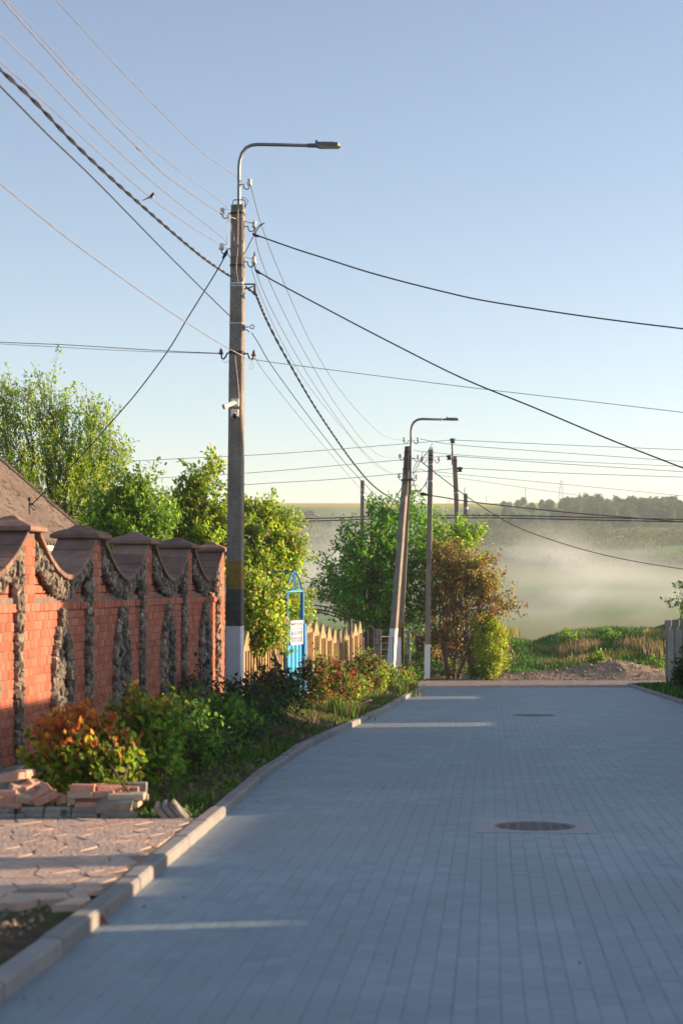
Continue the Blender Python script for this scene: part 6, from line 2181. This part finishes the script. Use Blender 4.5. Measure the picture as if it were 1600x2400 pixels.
# ------------------------------------------------------------------ far hill: trees, pylon, poles
far_protos = []
for k in range(5):
    bk = MB()
    h = 8.0
    bk.tube([(0, 0, -0.5), (0.1, 0, 2.5), (0.0, 0.1, 5)], [0.25, 0.2, 0.08], 5)
    cen, CC = [], []
    r_ = np.random.default_rng(70 + k)
    for q in range(16):
        v = r_.normal(size=3); v /= np.linalg.norm(v)
        c = np.array([0, 0, 4.6]) + v * np.array([1.7, 1.7, 2.4]) * r_.uniform(.4, 1.0)
        CC.append(c + r_.normal(0, .55, (70, 3)))
    C_ = np.concatenate(CC)
    cl = palette(len(C_), [[(0.04, 0.10, 0.03), (0.03, 0.075, 0.03)], [(0.065, 0.13, 0.035), (0.04, 0.095, 0.03)], [(0.09, 0.14, 0.045), (0.06, 0.11, 0.04)], [(0.045, 0.11, 0.045), G3], [(0.11, 0.14, 0.06), (0.08, 0.11, 0.05)]][k])
    far_protos.append((bk.mesh('trunk', M['bark'], True), leaves_mesh('crown', C_, r_.uniform(.5, 1.0, len(C_)), cl, M['leaf_far'], el=1.3)))


def far_tree(x, y, k, s, label, group):
    r = empty('far_tree', (x, y, gz(x, y) - 0.3), label=label, cat='tree', group=group)
    r.scale = (s * random.uniform(.85, 1.3), s, s * random.uniform(.85, 1.15))
    r.rotation_euler = (0, 0, random.uniform(0, 6.28))
    for nm, me in zip(('trunk', 'crown'), far_protos[k]):
        o = bpy.data.objects.new(nm, me)
        COL.objects.link(o)
        o.parent = r


GF1 = 'trees along the far hilltop'
for k in range(230):
    px = random.uniform(1180, 1640)
    d = random.uniform(610, 775)
    if px < 1330 and random.random() < 0.5: continue
    X = (px - 800) / FPX * d
    far_tree(X, d, random.choice((0, 0, 1, 3)), random.uniform(.6, .9) * (0.75 if px < 1300 else 1.0), 'hazy dark green tree of the wood along the far hilltop', GF1)
GF2 = 'scattered trees below the yellow field'
for k in range(70):
    px = random.uniform(640, 1240)
    d = random.uniform(590, 700)
    X = (px - 800) / FPX * d
    far_tree(X, d, random.choice((0, 1, 2, 4)), random.uniform(.3, .62), 'hazy small tree on the slope below the yellow field', GF2)
# scrub that reads as one mass on the open slope
sc_x, sc_y, sc_s = [], [], []
for k in range(5600):
    d = 420 + 240 * random.random() ** 0.8
    px = random.uniform(600, 1680)
    X = (px - 800) / FPX * d
    if vnoise(X * 0.6, d, 38, 81) + 0.5 * vnoise(X, d, 14, 82) < 0.05 - 0.6 * (d > 480): continue
    sc_x.append(X); sc_y.append(d); sc_s.append(random.uniform(.6, 2.0))
sc_x, sc_y, sc_s = np.array(sc_x), np.array(sc_y), np.array(sc_s)
nb = 24
P = np.repeat(np.stack([sc_x, sc_y, ground_z(sc_x, sc_y) + sc_s * 0.5], 1), nb, 0) + rng.normal(0, .5, (len(sc_x) * nb, 3)) * np.repeat(sc_s, nb)[:, None]
cl = np.repeat(palette(len(sc_x), [(0.045, 0.09, 0.035), (0.07, 0.12, 0.04), (0.11, 0.13, 0.05)], None, .2), nb, 0)
link('hill_scrub', leaves_mesh('hill_scrub', P, np.repeat(sc_s, nb) * rng.uniform(.22, .42, len(P)), cl, M['leaf_far'], el=1.2), label='hazy low scrub covering the far slope', cat='scrub', kind='stuff')
# lattice pylon and posts on the skyline
pd = 1010.0
pyl = empty('pylon', (at(1314, 1182, pd).x, pd, gz(at(1314, 1182, pd).x, pd)), label='tiny lattice power pylon on the skyline', cat='pylon')
px0 = at(1314, 1182, pd).x
zb_ = gz(px0, pd)
hp = at(0, 1126, pd).z - zb_
for sx in (-1, 1):
    MB().tube([(px0 + sx * 1.3, pd, zb_), (px0 + sx * .9, pd, zb_ + hp * .6), (px0 + sx * .35, pd, zb_ + hp)], 0.16, 4).build('leg', M['wire_grey'], pyl)
for q in range(6):
    z0, z1 = zb_ + hp * q / 6, zb_ + hp * (q + 1) / 6
    MB().tube([(px0 - 1.2 + q * .14, pd, z0), (px0 + 1.1 - q * .14, pd, z1)], 0.09, 4).build('brace', M['wire_grey'], pyl)
for q, wd in ((.7, 2.6), (.85, 2.2)):
    MB().tube([(px0 - wd, pd, zb_ + hp * q), (px0 + wd, pd, zb_ + hp * q)], 0.10, 4).build('crossarm', M['wire_grey'], pyl)
for x, yt, d, lb in ((1139, 1163, 900, 'tiny post on the skyline right of the upright poles'), (1230, 1145, 900, 'thin mast on the skyline left of the pylon'), (1357, 1153, 780, 'thin mast rising in front of the hilltop wood right of the pylon'), (982, 1172, 950, 'faint tiny post on the skyline between the poles'), (1053, 1165, 950, 'faint tiny post on the skyline behind the pin insulator pole')):
    p = at(x, yt, d)
    o = empty('skyline_post', (p.x, d, gz(p.x, d)), label=lb, cat='mast')
    MB().tube([(p.x, d, gz(p.x, d) - .5), (p.x, d, p.z)], 0.16, 5).build('shaft', M['wire_grey'], o)
    MB().tube([(p.x - .8, d, p.z - .8), (p.x + .8, d, p.z - .8)], 0.1, 4).build('crossarm', M['wire_grey'], o)

# ------------------------------------------------------------------ haze and smoke
def volume_mat(name, color, dens, aniso=0.0, noise=None):
    m = bpy.data.materials.new(name)
    m.use_nodes = True
    N = m.node_tree.nodes
    L = m.node_tree.links
    N.remove(N['Principled BSDF'])
    v = N.new('ShaderNodeVolumePrincipled')
    v.inputs['Color'].default_value = (*color, 1)
    v.inputs['Density'].default_value = dens
    v.inputs['Anisotropy'].default_value = aniso
    L.new(v.outputs[0], N['Material Output'].inputs['Volume'])
    return m


hz = MB().box((0, 1160, 31), (2900, 2700, 94)).build('haze', volume_mat('haze', (0.82, 0.92, 1.0), 0.00034, 0.0), None, kind='stuff')


def smoke(name, c, rad, label, dens, seed, col):
    """soft lumpy closed body of drifting smoke"""
    r = np.random.default_rng(seed)
    nu, nv = 28, 16
    V, F = [], []
    for j in range(nv + 1):
        th = math.pi * j / nv
        for i in range(nu):
            a = 2 * math.pi * i / nu
            d = np.array([math.sin(th) * math.cos(a), math.sin(th) * math.sin(a), math.cos(th)])
            k = 1 + 0.12 * math.sin(3 * a + seed) * math.sin(th) + 0.1 * math.sin(2 * th + 2 * a)
            V.append(tuple(np.array(c) + d * np.array(rad) * k))
    for j in range(nv):
        for i in range(nu):
            F.append((j * nu + i, (j + 1) * nu + i, (j + 1) * nu + (i + 1) % nu, j * nu + (i + 1) % nu))
    m = volume_mat(name, col, dens)
    N, L = m.node_tree.nodes, m.node_tree.links
    v = [n for n in N if n.type == 'PRINCIPLED_VOLUME'][0]
    tc = N.new('ShaderNodeNewGeometry')
    mp = N.new('ShaderNodeVectorMath'); mp.operation = 'SUBTRACT'
    mp.inputs[1].default_value = c
    L.new(tc.outputs['Position'], mp.inputs[0])
    dv = N.new('ShaderNodeVectorMath'); dv.operation = 'DIVIDE'
    dv.inputs[1].default_value = rad
    L.new(mp.outputs[0], dv.inputs[0])
    ln = N.new('ShaderNodeVectorMath'); ln.operation = 'LENGTH'
    L.new(dv.outputs[0], ln.inputs[0])
    fall = N.new('ShaderNodeMapRange')
    fall.interpolation_type = 'SMOOTHSTEP'
    fall.inputs['From Min'].default_value = 0.9
    fall.inputs['From Max'].default_value = 0.05
    L.new(ln.outputs['Value'], fall.inputs['Value'])
    nz = N.new('ShaderNodeTexNoise')
    nz.inputs['Scale'].default_value = 0.026
    nz.inputs['Detail'].default_value = 4.0
    nz.inputs['Distortion'].default_value = 1.2
    L.new(tc.outputs['Position'], nz.inputs['Vector'])
    mr = N.new('ShaderNodeMapRange')
    mr.inputs['From Min'].default_value = 0.46
    mr.inputs['From Max'].default_value = 0.72
    mr.inputs['To Min'].default_value = 0.02
    L.new(nz.outputs['Fac'], mr.inputs['Value'])
    m1 = N.new('ShaderNodeMath'); m1.operation = 'MULTIPLY'
    L.new(fall.outputs[0], m1.inputs[0]); L.new(mr.outputs[0], m1.inputs[1])
    m2 = N.new('ShaderNodeMath'); m2.operation = 'MULTIPLY'
    m2.inputs[1].default_value = dens
    L.new(m1.outputs[0], m2.inputs[0])
    L.new(m2.outputs[0], v.inputs['Density'])
    me = np_mesh(name, V, np.array(F), m, True)
    return link(name, me, None, label=label, cat='smoke', kind='stuff')


smoke('smoke', tuple(at(1340, 1395, 380)), (64, 110, 17), 'pale smoke drifting up the far slope right of the trees', 0.042, 3, (0.90, 0.96, 1.0))
smoke('smoke', tuple(at(745, 1330, 330)), (42, 90, 16), 'pale smoke lying in the valley behind the cherry tree', 0.044, 5, (0.90, 0.96, 1.0))
smoke('smoke', tuple(at(1480, 1440, 300)), (50, 80, 12), 'thin low smoke over the valley floor at the right', 0.016, 8, (0.90, 0.96, 1.0))
smoke('smoke', tuple(at(1285, 1300, 430)), (20, 40, 13), 'wisp of smoke rising toward the hilltop wood', 0.03, 11, (0.90, 0.96, 1.0))
